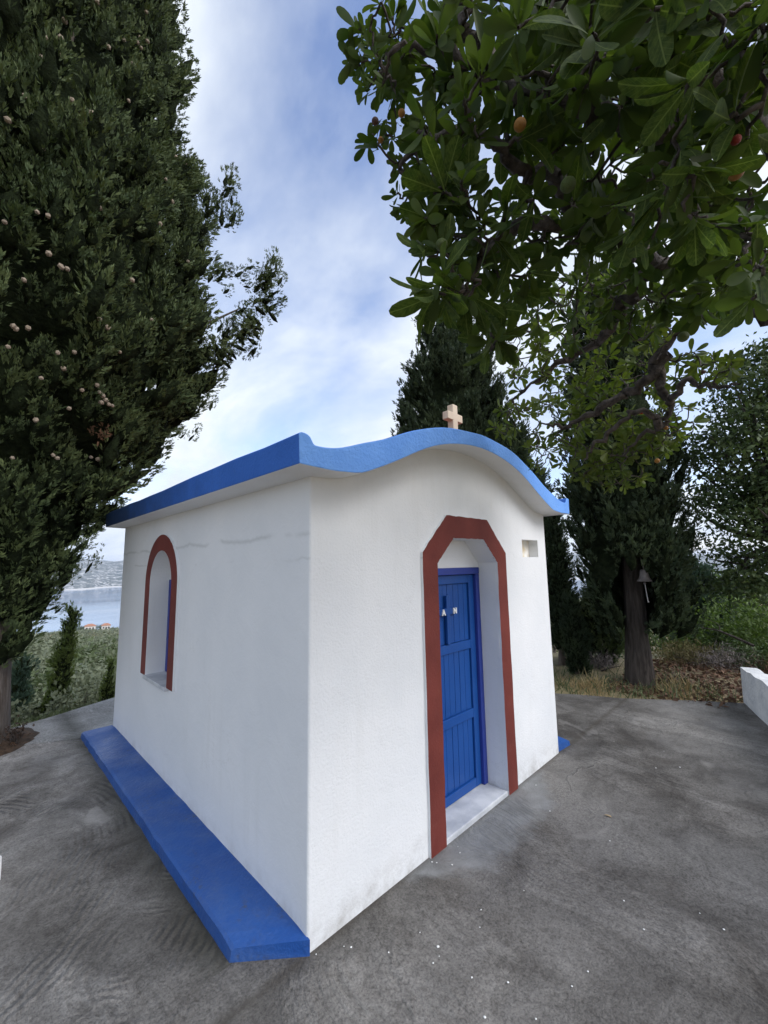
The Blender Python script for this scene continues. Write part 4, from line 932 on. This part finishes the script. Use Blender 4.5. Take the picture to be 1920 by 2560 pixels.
RP = np.array(RP); RS = np.array(RS)
tw = []; LP, LD, LS, LN = [], [], [], []
d0 = np.array([np.linalg.norm(SKP[:, :3]-p, axis=1).min() for p in RP]); od = np.argsort(d0); RP, RS = RP[od], RS[od]
nodes = np.vstack([SKP, np.zeros((len(RP)*2, 4))]); nn_ = len(SKP)
for p, s in zip(RP, RS):
    d = np.linalg.norm(nodes[:nn_, :3]-p, axis=1); j = int(np.argmin(d)); a = nodes[j, :3]
    mid = (a+p)/2+rng.normal(size=3)*.16*d[j]+np.array([0, 0, -.04*d[j]])
    L = smooth_line([a, mid, p], 7); L[1:-1] += rng.normal(size=(5, 3))*.004
    tw.append(tube_arrays(L-AO, np.linspace(min(.0065, nodes[j, 3]), .0030, 7), 5))
    nodes[nn_] = [*L[3], .0042]; nodes[nn_+1] = [*p, .0032]; nn_ += 2
    ax = (p-a)/(np.linalg.norm(p-a)+1e-6)*.8+rng.normal(size=3)*.35+np.array([0, 0, .05]); ax /= np.linalg.norm(ax); Fm = frames(ax[None])[0]
    k = int(rng.integers(7, 12))
    for i in range(k):
        an = i*2.4+rng.normal()*.2; op = rng.uniform(.55, 1.35); t = i/k
        dl = np.array([math.cos(an)*math.sin(op), math.sin(an)*math.sin(op), math.cos(op)]); dv = Fm @ dl
        LP.append(p-ax*s*.28*t+dv*s*.10); LD.append(dv); LS.append(s*rng.uniform(.55, 1.2)); LN.append(ax)
LP, LD, LS, LN = map(np.array, (LP, LD, LS, LN)); LD[:, 2] -= .12; LD /= np.linalg.norm(LD, axis=1)[:, None]
xa = np.cross(LN, LD)+rng.normal(size=LD.shape)*.25; xa -= (xa*LD).sum(1)[:, None]*LD; xa /= np.linalg.norm(xa, axis=1)[:, None]; ya = np.cross(LD, xa)
LR = np.stack([xa, ya, LD], 2)
# leaves that would lie in the chapel or right at the lens are left off
ok = (np.linalg.norm(LP-CAM, axis=1) > .55) & ~((LP[:, 0] < W_+.3) & (LP[:, 1] > -.3) & (LP[:, 2] < 2.6))
LP, LR, LS = LP[ok], LR[ok], LS[ok]
v, q = join_arrays(tw); link('twigs', arr_mesh('twigs', v, q, True), MAT_BARK2, arb)['kind'] = 'stuff'
dist = np.linalg.norm(LP-CAM, axis=1); rel = (LP-CAM); zc_ = rel@FWD; fx = 960+F_PX*(rel@RGT)/zc_; fy = 1280-F_PX*(rel@UPV)/zc_
score = LS/dist*((fx > 0) & (fx < 1920) & (fy > 0) & (fy < 2560) & (zc_ > 0))
order = np.argsort(-score); bigl, rest = order[:300], order[300:]
lme = []
for k in range(len(LEAVES)):
    me = arr_mesh('leaf', LEAVES[k], LEAF_Q, True); me.materials.append(MAT_ARBV); lme.append(me)
for i in bigl:
    o = link('leaf', lme[int(rng.integers(0, len(lme)))], None, arb); mt4 = Matrix.Identity(4)
    for r_ in range(3):
        for c_ in range(3): mt4[r_][c_] = LR[i][r_][c_]*LS[i]
        mt4[r_][3] = LP[i][r_]-AO[r_]
    o.matrix_local = mt4
nearl = rest[dist[rest] < 2.25]; farl = rest[dist[rest] >= 2.25]
for nm, ids, mt_ in (('foliage', nearl, MAT_ARB), ('foliage', farl, MAT_ARB2)):
    v, q = scatter(LEAVES, LEAF_Q, LP[ids]-AO, LR[ids], LS[ids]); link(nm, arr_mesh(nm, v, q, True), mt_, arb)['kind'] = 'stuff'
# strawberry fruit in several stages of ripeness
bm = bmesh.new(); bmesh.ops.create_icosphere(bm, subdivisions=3, radius=1.0); FRU = bm_mesh('fruit', bm)
def fruit_mat(nm, c): return simple(nm, c, tuple(x*1.25 for x in c), 60, .5, .8, 900, .002)
FM = {'red': fruit_mat('red_fruit', (.24, .022, .012)), 'orange': fruit_mat('orange_fruit', (.26, .12, .02)), 'green': fruit_mat('green_fruit', (.06, .085, .018)), 'dark': fruit_mat('dark_fruit', (.07, .03, .02))}
for (a, b_, r_, c, s) in [(1300, 312, 1.05, 'orange', .014), (1043, 503, 1.5, 'red', .011), (1012, 514, 1.5, 'dark', .013), (1104, 612, .95, 'green', .015), (1420, 462, 1.0, 'green', .017), (1498, 756, 1.2, 'green', .014), (1708, 842, 1.6, 'green', .020), (1603, 1030, 2.65, 'red', .017), (1643, 1152, 2.65, 'orange', .017), (1610, 1150, 2.65, 'green', .017), (1840, 432, 1.0, 'orange', .014), (938, 303, 1.48, 'dark', .012), (952, 350, 1.48, 'orange', .010), (1004, 283, 1.45, 'orange', .012), (1840, 350, .9, 'red', .008), (1392, 1015, 2.6, 'green', .015), (1758, 930, 2.4, 'dark', .012), (1665, 1070, 2.6, 'orange', .014)]:
    p = along(a, b_, r_)-AO; me = FRU.copy() if False else FRU
    o = bpy.data.objects.new('fruit', me); COL.objects.link(o); o.parent = arb; o.location = tuple(p); s = s*.78; o.scale = (s, s, s*.95)
    if len(me.materials) == 0: me.materials.append(FM['green'])
    o.material_slots[0].link = 'OBJECT'; o.material_slots[0].material = FM[c]
    me.polygons.foreach_set('use_smooth', np.ones(len(me.polygons), bool))

# ------------------------------------------------------------------ broadleaf trees and shrubs
def bushy(name, label, base, blobs_, nleaf, ls, mat, cat='shrub', group=None, trunk=None, stems=6, up=.2, bark=None, temps=None, shell=.55):
    """blobs_: (x, y, z, rx, ry, rz) relative to base; leaves in small clumps through the outer volume"""
    root = empty(name, tuple(base)); tag(root, label, cat, group)
    vol = np.array([b[3]*b[4]*b[5] for b in blobs_])**.67; cnt = (nleaf*vol/vol.sum()).astype(int); P = []
    for b, c in zip(blobs_, cnt):
        nc = max(3, c//9); u = rng.normal(size=(nc, 3)); u /= np.linalg.norm(u, axis=1)[:, None]
        u *= (shell+(1-shell)*rng.uniform(0, 1, (nc, 1)))*(1+.10*np.sin(u[:, :1]*7+u[:, 2:]*5))
        cc = np.array(b[:3])+u*np.array(b[3:]); P.append(np.repeat(cc, 9, axis=0)+rng.normal(size=(nc*9, 3))*ls*.95)
    P = np.concatenate(P); P = P[P[:, 2] > -.02-abs(base[2]-float(terr(base[0], base[1])))*0]
    D = rng.normal(size=P.shape)+np.array([0, 0, up]); T, Q = temps or (SML, SML_Q)
    v, q = scatter(T, Q, P, frames(D), ls*rng.uniform(.7, 1.35, len(P))); link('crown' if trunk else 'foliage', arr_mesh('crown', v, q), mat, root)
    tb = []
    if trunk: tb.append(tube_arrays(smooth_line(trunk[0], 12), np.linspace(trunk[1], trunk[1]*.4, 12), 9, .05))
    for i in range(stems):
        b = blobs_[int(rng.integers(0, len(blobs_)))]; e_ = np.array(b[:3])+rng.normal(size=3)*np.array(b[3:])*.45
        s_ = np.array(trunk[0][-1]) if trunk else np.array([rng.normal()*.06, rng.normal()*.06, -.05]); r0 = trunk[1]*.4 if trunk else .014
        tb.append(tube_arrays(smooth_line([s_, (s_+e_)/2+rng.normal(size=3)*.08, e_], 7), np.linspace(r0, .004, 7), 5))
    v, q = join_arrays(tb); link('trunk' if trunk else 'stems', arr_mesh('trunk', v, q, True), bark or MAT_BARK2, root)
    return root

# dark evergreen tree at the right, its trunk beyond the low wall
b = gnd(2010, 7.0); c = lambda x, y, D: far(x, y, D)-b
bl_ = []
for (x, y, D, r) in [(1900, 960, 6.8, .62), (1990, 1000, 7.0, .9), (1850, 1080, 6.6, .55), (1760, 1130, 6.9, .42), (1930, 1150, 6.7, .75), (1830, 1230, 6.8, .50), (1740, 1250, 7.2, .30), (1910, 1310, 6.6, .60), (1830, 1380, 7.0, .33), (2000, 1250, 7.1, .9), (1870, 1460, 6.7, .40), (1800, 1470, 6.9, .25), (1930, 1440, 6.7, .45), (1880, 900, 6.9, .3), (1910, 880, 6.9, .25)]:
    p = c(x, y, D); bl_.append((p[0], p[1], p[2], r, r, r*.75))
bushy('evergreen_tree', 'dark small leaved evergreen tree at the right edge beyond the low wall', b, bl_, 20000, .058, MAT_OAK, 'tree', trunk=([(0, 0, -.1), (.05, .0, .9), (-.05, .1, 1.8)], .12), stems=44, shell=.35)

def shrub_at(px_, py_top, D, wpx, name, label, mat, n, ls, squash=1.0, lobes=4, group=None, up=.3, temps=None, base_z=None, bark=None, stems=7):
    b = gnd(px_, D)
    if base_z is not None: b[2] = base_z
    top = far(px_, py_top, D)[2]-b[2]; r = wpx/F_PX*D*.5*1.12; bl_ = []
    g = np.random.default_rng(int(px_*7+py_top))
    for i in range(lobes):
        a = g.uniform(0, 6.28); k = g.uniform(.2, .55)
        rz = top*g.uniform(.30, .42)*squash; bl_.append((math.cos(a)*r*k, math.sin(a)*r*k, top*g.uniform(.35, .62), r*g.uniform(.5, .68), r*g.uniform(.5, .68), rz))
    bl_.append((0, 0, top*.62, r*.55, r*.55, top*.38))
    return bushy(name, label, b, bl_, n, ls, mat, 'shrub', group, None, stems, up, bark, temps)
THIN = np.stack([leaf_grid(1, w_, .2, .1, b_, 3)[0] for w_, b_ in ((.10, .1), (.13, .3), (.08, -.1))])
shrub_at(1856, 1482, 9.8, 250, 'shrub', 'bright green rounded shrub above the low white wall', MAT_BRIGHT, 5200, .065, lobes=7)
shrub_at(1700, 1553, 9.2, 90, 'shrub', 'yellow green domed bush right of the bell tree trunk', MAT_BRIGHT, 1500, .05, lobes=4)
shrub_at(1775, 1560, 9.4, 90, 'shrub', 'mid green leafy bush between the domed bush and the big bright shrub', MAT_OAK, 1500, .055, lobes=4)
shrub_at(1660, 1590, 9.4, 110, 'shrub', 'dark green bush directly behind the bell tree trunk', MAT_OAK, 1400, .055, lobes=4)
shrub_at(1840, 1595, 8.6, 120, 'shrub', 'low dark green bush under the bright shrub', MAT_OAK, 1500, .05, lobes=4)
shrub_at(1690, 1618, 8.3, 130, 'dry_shrub', 'dry olive brown wispy shrub right of the bell tree trunk', MAT_DRYSHRUB, 2000, .075, lobes=5, temps=(THIN, SML_Q), up=.9)
shrub_at(1800, 1628, 8.2, 110, 'dry_shrub', 'grey leafless twiggy shrub behind the fallen leaves', MAT_GREYTWIG, 1200, .07, lobes=4, temps=(THIN, SML_Q), up=.7)
shrub_at(1478, 1640, 7.3, 70, 'dry_shrub', 'grey dry twiggy shrub left of the bell tree', MAT_GREYTWIG, 900, .065, lobes=3, temps=(THIN, SML_Q), up=.7)
shrub_at(1880, 1645, 8.2, 90, 'dry_shrub', 'reddish brown dry shrub just above the white wall end', MAT_LITTER, 800, .06, lobes=3, temps=(THIN, SML_Q), up=.6)
# drooping bluish conifer
b = gnd(1728, 11); tp = far(1728, 1408, 11)[2]-b[2]
cypress('conifer_tree', 'bluish green conifer with drooping tips behind the bushes', b, [(tp*.25, .48), (tp*.5, .50), (tp*.75, .34), (tp*.93, .12), (tp, .03)], .06, 330, .30, 20, MAT_PINE, False, cat='conifer', back=.3)
# trees further off in the right hand gap
for (px_, py_, D, wpx, lab, mt_) in [(1640, 1425, 19, 90, 'distant dark tree glimpsed just right of the bell trunk', MAT_OAK), (1795, 1418, 22, 130, 'distant green tree below the sky gap beside the evergreen', MAT_BRIGHT), (1700, 1430, 27, 110, 'distant rounded tree behind the drooping conifer', MAT_OAK), (1860, 1440, 18, 120, 'distant leafy tree behind the bright shrub', MAT_OAK), (1820, 1500, 13, 120, 'rounded tree between the conifer and the bright shrub', MAT_BRIGHT), (1600, 1500, 14, 130, 'dark tree mostly hidden behind the bell trunk', MAT_OAK)]:
    b = gnd(px_, D); r = wpx/F_PX*D*.55; top = max(.8, far(px_, py_, D)[2]-b[2]); g = np.random.default_rng(int(px_))
    bl_ = [(g.uniform(-.5, .5)*r, g.uniform(-.5, .5)*r, top*g.uniform(.45, .78), r*g.uniform(.5, .7), r*g.uniform(.5, .7), top*g.uniform(.2, .28)) for _ in range(7)]
    bushy('leafy_tree', lab, b, bl_, 2300, .12, mt_, 'tree', 'trees in the right hand gap', ([(0, 0, -.3), (.05, 0, top*.25), (0, .05, top*.5)], .10), 6)
# fallen dead branch
v, q = join_arrays([tube_arrays(smooth_line([far(1885, 1615, 7.6), far(1830, 1590, 7.7), far(1790, 1575, 7.8), far(1755, 1570, 7.9)], 12), np.linspace(.022, .006, 12), 6, .05), tube_arrays(smooth_line([far(1800, 1578, 7.8), far(1795, 1560, 7.85), far(1765, 1548, 7.9)], 6), np.linspace(.008, .003, 6), 5), tube_arrays(smooth_line([far(1760, 1570, 7.9), far(1740, 1560, 7.95), far(1745, 1545, 8)], 6), np.linspace(.007, .003, 6), 5)])
tag(link('dead_branch', arr_mesh('dead_branch', v, q, True), MAT_BARK2), 'bare dead branch leaning across the bushes above the white wall', 'branch')

# ------------------------------------------------------------------ left side, below the terrace
b = far(150, 1412, 9.0); b = np.array([b[0], b[1], -1.75]); tipd = far(188, 1525, 9.0)-b
cypress('cypress_tree', 'slender young cypress with bent tip leaning above the slope, against the sea', b, [(.1, .20), (.6, .22), (1.0, .16), (1.4, .11), (1.9, .08), (2.3, .05), (2.65, .015)], .04, 420, .17, 24, MAT_CYP_Y, False, lean=(tipd[0]/2.55*.9, tipd[1]/2.55*.9), back=.4)
b = far(72, 1412, 11.5); b = np.array([b[0], b[1], -2.6])
cypress('conifer_tree', 'dark bluish conifer between the big trunk and the young cypress', b, [(.1, .50), (.8, .40), (1.4, .26), (2.0, .12), (2.4, .02)], .05, 330, .26, 20, MAT_PINE, False, cat='conifer', back=.3)
b = far(291, 1412, 9.5); b = np.array([b[0], b[1], -1.7])
cypress('cypress_tree', 'sliver of green cypress at the rear corner of the window wall', b, [(.1, .08), (.7, .09), (1.2, .06), (1.6, .01)], .03, 150, .15, 20, MAT_CYP_Y, False, back=.3)
for (px_, py_, D, wp, lab) in [(228, 1692, 10.5, 80, 'silvery olive bush just beyond the terrace edge'), (265, 1668, 12.5, 70, 'silvery olive bush close to the chapel rear corner'), (118, 1745, 9.0, 60, 'grey green scrubby bush at the foot of the young cypress'), (45, 1760, 8.6, 60, 'grey green scrubby bush beside the big trunk'), (190, 1725, 8.6, 50, 'small silvery bush at the terrace edge right of the young cypress')]:
    shrub_at(px_, py_, D, wp, 'olive_bush', lab, MAT_OLIVE, 1500, .075, lobes=5, up=.6, stems=10)

# hillside olives: a few shared crowns, each tree its own object
def crown_mesh(seed, n, ls):
    g = np.random.default_rng(seed); P = []
    for _ in range(9):
        c_ = np.array([g.uniform(-.5, .5), g.uniform(-.5, .5), g.uniform(.42, .75)]); u = g.normal(size=(n//9//5, 3)); u /= np.linalg.norm(u, axis=1)[:, None]
        cc = c_+u*np.array([.36, .36, .24])*g.uniform(.6, 1, (len(u), 1)); P.append(np.repeat(cc, 5, 0)+g.normal(size=(len(u)*5, 3))*ls*.8)
    P = np.concatenate(P); v, q = scatter(SML, SML_Q, P, frames(g.normal(size=P.shape)+[0, 0, .2]), ls*g.uniform(.7, 1.3, len(P)))
    tv, tq = tube_arrays([(0, 0, -.15), (.03, 0, .15), (0, .03, .5)], [.05, .04, .02], 6); me = arr_mesh('olive_tree', *join_arrays([(v, q), (tv, tq)]))
    mi = np.zeros(len(me.polygons), np.int32); mi[len(q):] = 1; return me, mi
protos = {}
for kind, mts in (('o', MAT_OLIVE), ('s', MAT_SCRUB)):
    for dens, n_, ls_ in (('n', 1500, .075), ('f', 500, .13)):
        L = []
        for s_ in range(3):
            me, mi = crown_mesh(40+s_, n_, ls_); me.materials.append(mts); me.materials.append(MAT_BARK); me.polygons.foreach_set('material_index', mi); L.append(me)
        protos[kind+dens] = L
pts = []; g = np.random.default_rng(77)
def try_add(d, a, sz):
    x, y = CAM[0]+d*math.sin(math.radians(a)), CAM[1]+d*math.cos(math.radians(a))
    for (x2, y2, s2, *_) in pts:
        if (x-x2)**2+(y-y2)**2 < ((sz+s2)*.42)**2: return
    pts.append((x, y, sz, d, a))
for _ in range(1500):
    d = 13+ (440-13)*g.uniform()**1.25; sz = g.uniform(2.2, 4.2) if d > 30 else g.uniform(1.4, 2.4); 
    if d > 345: sz *= .7
    if d > 60: sz *= .85
    aa_ = g.uniform(2.5, 14.5)
    if 105 < d < 165 and 8.6 < aa_ and math.sin(d*.35+aa_*1.7) > -.55: continue
    if g.uniform() < .93: try_add(d, aa_, sz)
    elif d < 200: try_add(d, g.uniform(66, 72), sz)
pts.sort(key=lambda t: t[3]); print('olives', len(pts))
LBL = {0: 'olive tree low on the near slope below the terrace, left of the chapel', 1: 'olive tree halfway down the slope between chapel and sea', 2: 'tiny far olive tree near the brow above the sea', 3: 'small tree on the slope seen right of the chapel'}
for (x, y, sz, d, a) in pts[:300]:
    kind = ('o' if g.uniform() < .62 else 's')+('n' if d < 60 else 'f')
    o = link('olive_tree', protos[kind][int(g.integers(0, 3))], None); o.location = (x, y, float(terr(x, y))-.05); o.scale = (sz, sz, sz*g.uniform(.75, 1.05)); o.rotation_euler = (0, 0, g.uniform(0, 6.28))
    b_ = 3 if a > 40 else (0 if d < 60 else 1 if d < 200 else 2)
    tag(o, LBL[b_], 'olive tree', ['olives on the near slope', 'olives on the middle slope', 'olives near the brow', 'trees on the right slope'][b_])
restp = pts[300:]
if restp:
    vv = []
    for (x, y, sz, d, a) in restp:
        k = 22; u = g.normal(size=(k, 3)); u /= np.linalg.norm(u, axis=1)[:, None]; P = np.array([x, y, float(terr(x, y))+sz*.5])+u*np.array([.5, .5, .4])*sz*g.uniform(.5, 1, (k, 1))
        vv.append(scatter(SML, SML_Q, P, frames(g.normal(size=P.shape)), sz*.36*g.uniform(.7, 1.3, k)))
    tag(link('far_olives', arr_mesh('far_olives', *join_arrays(vv)), MAT_OLIVE), 'mass of far olive trees on the slope above the sea', 'olive grove', kind='stuff')
# low scrub between the olives
k = 9000; d = 9+431*g.uniform(size=k)**1.6; a = np.radians(g.uniform(1.5, 15, k)); x = CAM[0]+d*np.sin(a); y = CAM[1]+d*np.cos(a)
P = np.stack([x, y, terr(x, y)+g.uniform(0, .2, k)*(.6+d*.002)], 1)
tag(link('hillside_scrub', arr_mesh('hillside_scrub', *scatter(SML, SML_Q, P, frames(g.normal(size=P.shape)+[0, 0, .5]), (.09+d*.0028)*g.uniform(.6, 1.4, k))), MAT_SCRUB), 'low dry scrub covering the slope below the terrace', 'scrub', kind='stuff')

# two small houses and pines on the brow
def house(px_, py_, D, wd, lab):
    p = far(px_, py_, D); z = float(terr(p[0], p[1])); rt = empty('house', (p[0], p[1], z+1.3), math.radians(-8)); tag(rt, lab, 'house', 'white houses on the brow')
    h = 3.0; dp = 5.0; box('wall', (-wd/2, -dp/2, -3), (wd/2, dp/2, h), MAT_HOUSEWALL, rt)
    link('roof', pmesh('roof', [(-wd/2-.4, -dp/2-.4, h), (wd/2+.4, -dp/2-.4, h), (wd/2+.4, dp/2+.4, h), (-wd/2-.4, dp/2+.4, h), (-wd*.22, 0, h+1.5), (wd*.22, 0, h+1.5)], [(0, 1, 5, 4), (1, 2, 5), (2, 3, 4, 5), (3, 0, 4), (3, 2, 1, 0)]), MAT_ROOFTILE, rt)
    for xx in (-wd*.3, wd*.28): box('window', (xx-.5, -dp/2-.06, 1.0), (xx+.5, -dp/2+.02, 2.1), MAT_DARKOPEN, rt)
    box('door', (-.5, -dp/2-.06, -.1), (.5, -dp/2+.02, 2.0), MAT_DARKOPEN, rt)
house(224, 1583, 372, 6.4, 'white house with red roof on the brow, the one nearer the leaning cypress')
house(264, 1582, 378, 5.4, 'white house with red roof on the brow, the one nearer the chapel')
for (px_, py_, D, wd, hh, lab) in [(203, 1575, 405, 9, 5.2, 'wide dark pine on the brow behind the houses'), (212, 1572, 408, 6, 5.5, 'dark pine beside the wide one on the brow'), (254, 1572, 405, 7, 6.0, 'rounded pine on the brow between the two houses'), (223, 1570, 408, 2.2, 5.5, 'thin dark cypress on the brow beside the pines')]:
    p = far(px_, py_, D); o = link('pine_tree', protos['sn'][0], None); o.location = (p[0], p[1], float(terr(p[0], p[1]))-.3); o.scale = (wd, wd, hh); tag(o, lab, 'pine tree', 'pines on the brow')

# pale gravel road in the right hand gap
rd = [far(1385, 1545, 55), far(1420, 1543, 57), far(1460, 1549, 62), far(1500, 1556, 66), far(1560, 1560, 70)]; v = []; f = []
for i, p in enumerate(rd):
    t = (rd[min(i+1, 4)]-rd[max(i-1, 0)]); nn_ = np.array([-t[1], t[0], 0]); nn_ /= np.linalg.norm(nn_); v += [p+nn_*2.2+[0, 0, .25], p-nn_*2.2, p-nn_*2.2-[0, 0, 3], p+nn_*2.2-[0, 0, 3]]
for i in range(4):
    for j in range(4): f.append((i*4+j, i*4+(j+1) % 4, (i+1)*4+(j+1) % 4, (i+1)*4+j))
tag(link('road', pmesh('road', v, f), MAT_PALE), 'pale gravel road glimpsed between the slim cypresses', 'road', kind='structure')

# ------------------------------------------------------------------ ground cover beside the terrace
def edge_pts(k, side):
    """random points on the strip of ground beyond the right hand edge of the terrace"""
    A_ = np.array([[3.75, 1.9], [4.08, .69], [4.59, -.2], [5.13, -.98]]); t = rng.uniform(0, 3, k); i = np.minimum(t.astype(int), 2); fr_ = (t-i)[:, None]
    p = A_[i]*(1-fr_)+A_[i+1]*fr_; return p
k = 6200; p = edge_pts(k, 0); off = np.abs(rng.normal(size=(k, 1)))*.40; p = p+np.array([.86, .50])*off+rng.normal(size=(k, 2))*.03
cl = np.sin(p[:, 0]*5.1+p[:, 1]*3.3)+np.sin(p[:, 0]*2.3-p[:, 1]*6.1); hh = (.070+.05*np.clip(cl, -1, 2))*rng.uniform(.35, 1.5, k)
P = np.c_[p, terr(p[:, 0], p[:, 1])]; D = rng.normal(size=(k, 3))*.75+[0, 0, .8]
BLD = np.array([[[-.03, 0, 0], [.03, 0, 0], [.02, .12, .6], [-.02, .12, .6]], [[-.035, 0, 0], [.035, 0, 0], [.012, .3, .8], [-.012, .3, .8]]]); BQ = np.array([[0, 1, 2, 3]])
tag(link('dry_grass', arr_mesh('dry_grass', *scatter(BLD, BQ, P, frames(D), hh)), MAT_DRY), 'straw coloured dry grass along the far terrace edge', 'dry grass', kind='stuff')
# greener tufts
k = 1500; p = edge_pts(k, 0)+np.array([.86, .5])*np.abs(rng.normal(size=(k, 1)))*.8; P = np.c_[p, terr(p[:, 0], p[:, 1])]
tag(link('weeds', arr_mesh('weeds', *scatter(BLD, BQ, P, frames(rng.normal(size=(k, 3))*.5+[0, 0, 1]), rng.uniform(.06, .2, k))), MAT_SCRUB), 'greenish weeds mixed into the dry grass strip', 'weeds', kind='stuff')
# leaf litter beyond the low wall
k = 5200; p = np.stack([rng.uniform(4.7, 8.2, k), rng.uniform(-2.4, .3, k)], 1); P = np.c_[p, terr(p[:, 0], p[:, 1])+rng.uniform(.0, .035, k)]
sel = ~((p[:, 0]-5.16)*.33-(p[:, 1]+.99)*-.94 < -.0) | (p[:, 0] > 5.15); P = P[sel]; D = rng.normal(size=P.shape)*[1, 1, .35]
tag(link('leaf_litter', arr_mesh('leaf_litter', *scatter(SML, SML_Q, P, frames(D), rng.uniform(.045, .085, len(P)))), MAT_LITTER), 'reddish brown fallen leaves on the ground behind the white wall', 'leaf litter', kind='stuff')
# dry grass along the left far edge of the terrace
k = 900; t = rng.uniform(-.3, 1.2, (k, 1)); p = np.array([[-.72, 4.30]])*(1-t)+np.array([[.26, 4.68]])*t+rng.normal(size=(k, 2))*.03+np.array([-.36, .93])*np.abs(rng.normal(size=(k, 1)))*.12
tag(link('edge_grass', arr_mesh('edge_grass', *scatter(BLD, BQ, np.c_[p, terr(p[:, 0], p[:, 1])-.02], frames(rng.normal(size=(k, 3))*.5+[0, 0, 1]), rng.uniform(.04, .12, k))), MAT_SCRUB), 'short weeds along the sea side edge of the terrace', 'weeds', kind='stuff')
# small plant at the foot of the big trunk
pb = np.array([-.70, 3.66, .03]); rt = empty('small_plant', tuple(pb)); tag(rt, 'small dark reddish plant at the foot of the big trunk', 'plant')
k = 130; v, q = scatter(SML, SML_Q, rng.normal(size=(k, 3))*[.05, .05, .04]+[0, 0, .09], frames(rng.normal(size=(k, 3))+[0, 0, .6]), rng.uniform(.02, .04, k)); link('foliage', arr_mesh('foliage', v, q), simple('dark_red_leaf', (.035, .022, .018), (.07, .045, .03), 30), rt)
tb = [tube_arrays(smooth_line([(0, 0, -.04), rng.normal(size=3)*.02+[0, 0, .05], rng.normal(size=3)*.04+[0, 0, .11]], 5), .003, 5) for _ in range(7)]
v, q = join_arrays(tb); link('stems', arr_mesh('stems', v, q, True), MAT_BARK2, rt)
# dry needles on the soil bed
k = 900; r_ = .46*np.sqrt(rng.uniform(size=k)); a = rng.uniform(0, 6.28, k); P = np.stack([-1.06+r_*np.cos(a), 3.86+r_*np.sin(a), .085-.15*r_+rng.uniform(0, .012, k)], 1)
tag(link('fallen_needles', arr_mesh('fallen_needles', *scatter(THIN, SML_Q, P, frames(rng.normal(size=(k, 3))*[1, 1, .2]), rng.uniform(.03, .06, k))), MAT_DEAD), 'brown fallen needles on the soil bed', 'needles', kind='stuff')
# white paint flecks and grit on the terrace
fl = [(1200, 2322), (1750, 2287), (1098, 2395), (1050, 2335), (1375, 2030), (1212, 2548), (1340, 2552), (1470, 2433), (1083, 2412), (1095, 2370), (1203, 2278), (1810, 2327), (1270, 2460), (1310, 2230), (1180, 2448), (972, 2385), (1525, 2105), (1640, 1922), (1660, 1880), (1700, 1920), (860, 2370), (790, 2390), (878, 2372), (1145, 2120), (1150, 2135), (1130, 2165), (1092, 2160), (1080, 2158), (1340, 1965), (1535, 1855), (1610, 2327), (1430, 2470), (1560, 2255)]
V = []; Q = []
for (a, b_) in fl:
    d = ray(a, b_); p = CAM+d*(-CAM[2]/d[2]); s = rng.uniform(.0025, .0060)*(1.2 if rng.uniform() < .2 else .8)
    o_ = len(V); an = rng.uniform(0, 6.28)
    for i in range(6): V.append((p[0]+s*math.cos(an+i*1.047)*rng.uniform(.6, 1.2), p[1]+s*math.sin(an+i*1.047)*rng.uniform(.6, 1.2), .006))
    V.append((p[0], p[1], .010)); Q += [(o_+i, o_+(i+1) % 6, o_+6) for i in range(6)]
tag(link('paint_flecks', pmesh('paint_flecks', V, Q), MAT_LETTER), 'scattered white flecks of paint on the terrace', 'flecks', kind='stuff')
d = ray(1510, 2040); p = CAM+d*(-CAM[2]/d[2]); me = arr_mesh('dry_leaf', LEAVES[1], LEAF_Q, True); o = link('dry_leaf', me, simple('dry_leaf_tan', (.30, .22, .12), (.38, .29, .17), 30)); o.scale = (.055,)*3; o.location = (p[0], p[1], .008); o.rotation_euler = (math.radians(88), 0, .6)
tag(o, 'single dry tan leaf lying on the terrace to the right of the door', 'leaf')

# ------------------------------------------------------------------ haze over the bay
HZ = box('haze', (-9000, -9000, -140), (9000, 9000, 140), None); HZ['kind'] = 'stuff'; tag(HZ, 'thin pale haze over the bay', 'haze')
mt = bpy.data.materials.new('haze_air'); mt.use_nodes = True; hn = mt.node_tree; hn.nodes.clear()
ho = N(hn, 'ShaderNodeOutputMaterial'); hv = N(hn, 'ShaderNodeVolumePrincipled'); hv.inputs['Color'].default_value = (.80, .88, 1.0, 1); hv.inputs['Density'].default_value = .00013; hv.inputs['Anisotropy'].default_value = .2
hn.links.new(hv.outputs[0], ho.inputs['Volume']); HZ.data.materials.clear(); HZ.data.materials.append(mt)
print('tris', sum(sum(len(p.vertices)-2 for p in m_.polygons) for m_ in bpy.data.meshes if len(m_.polygons) < 3000)+sum(2*len(m_.polygons) for m_ in bpy.data.meshes if len(m_.polygons) >= 3000))
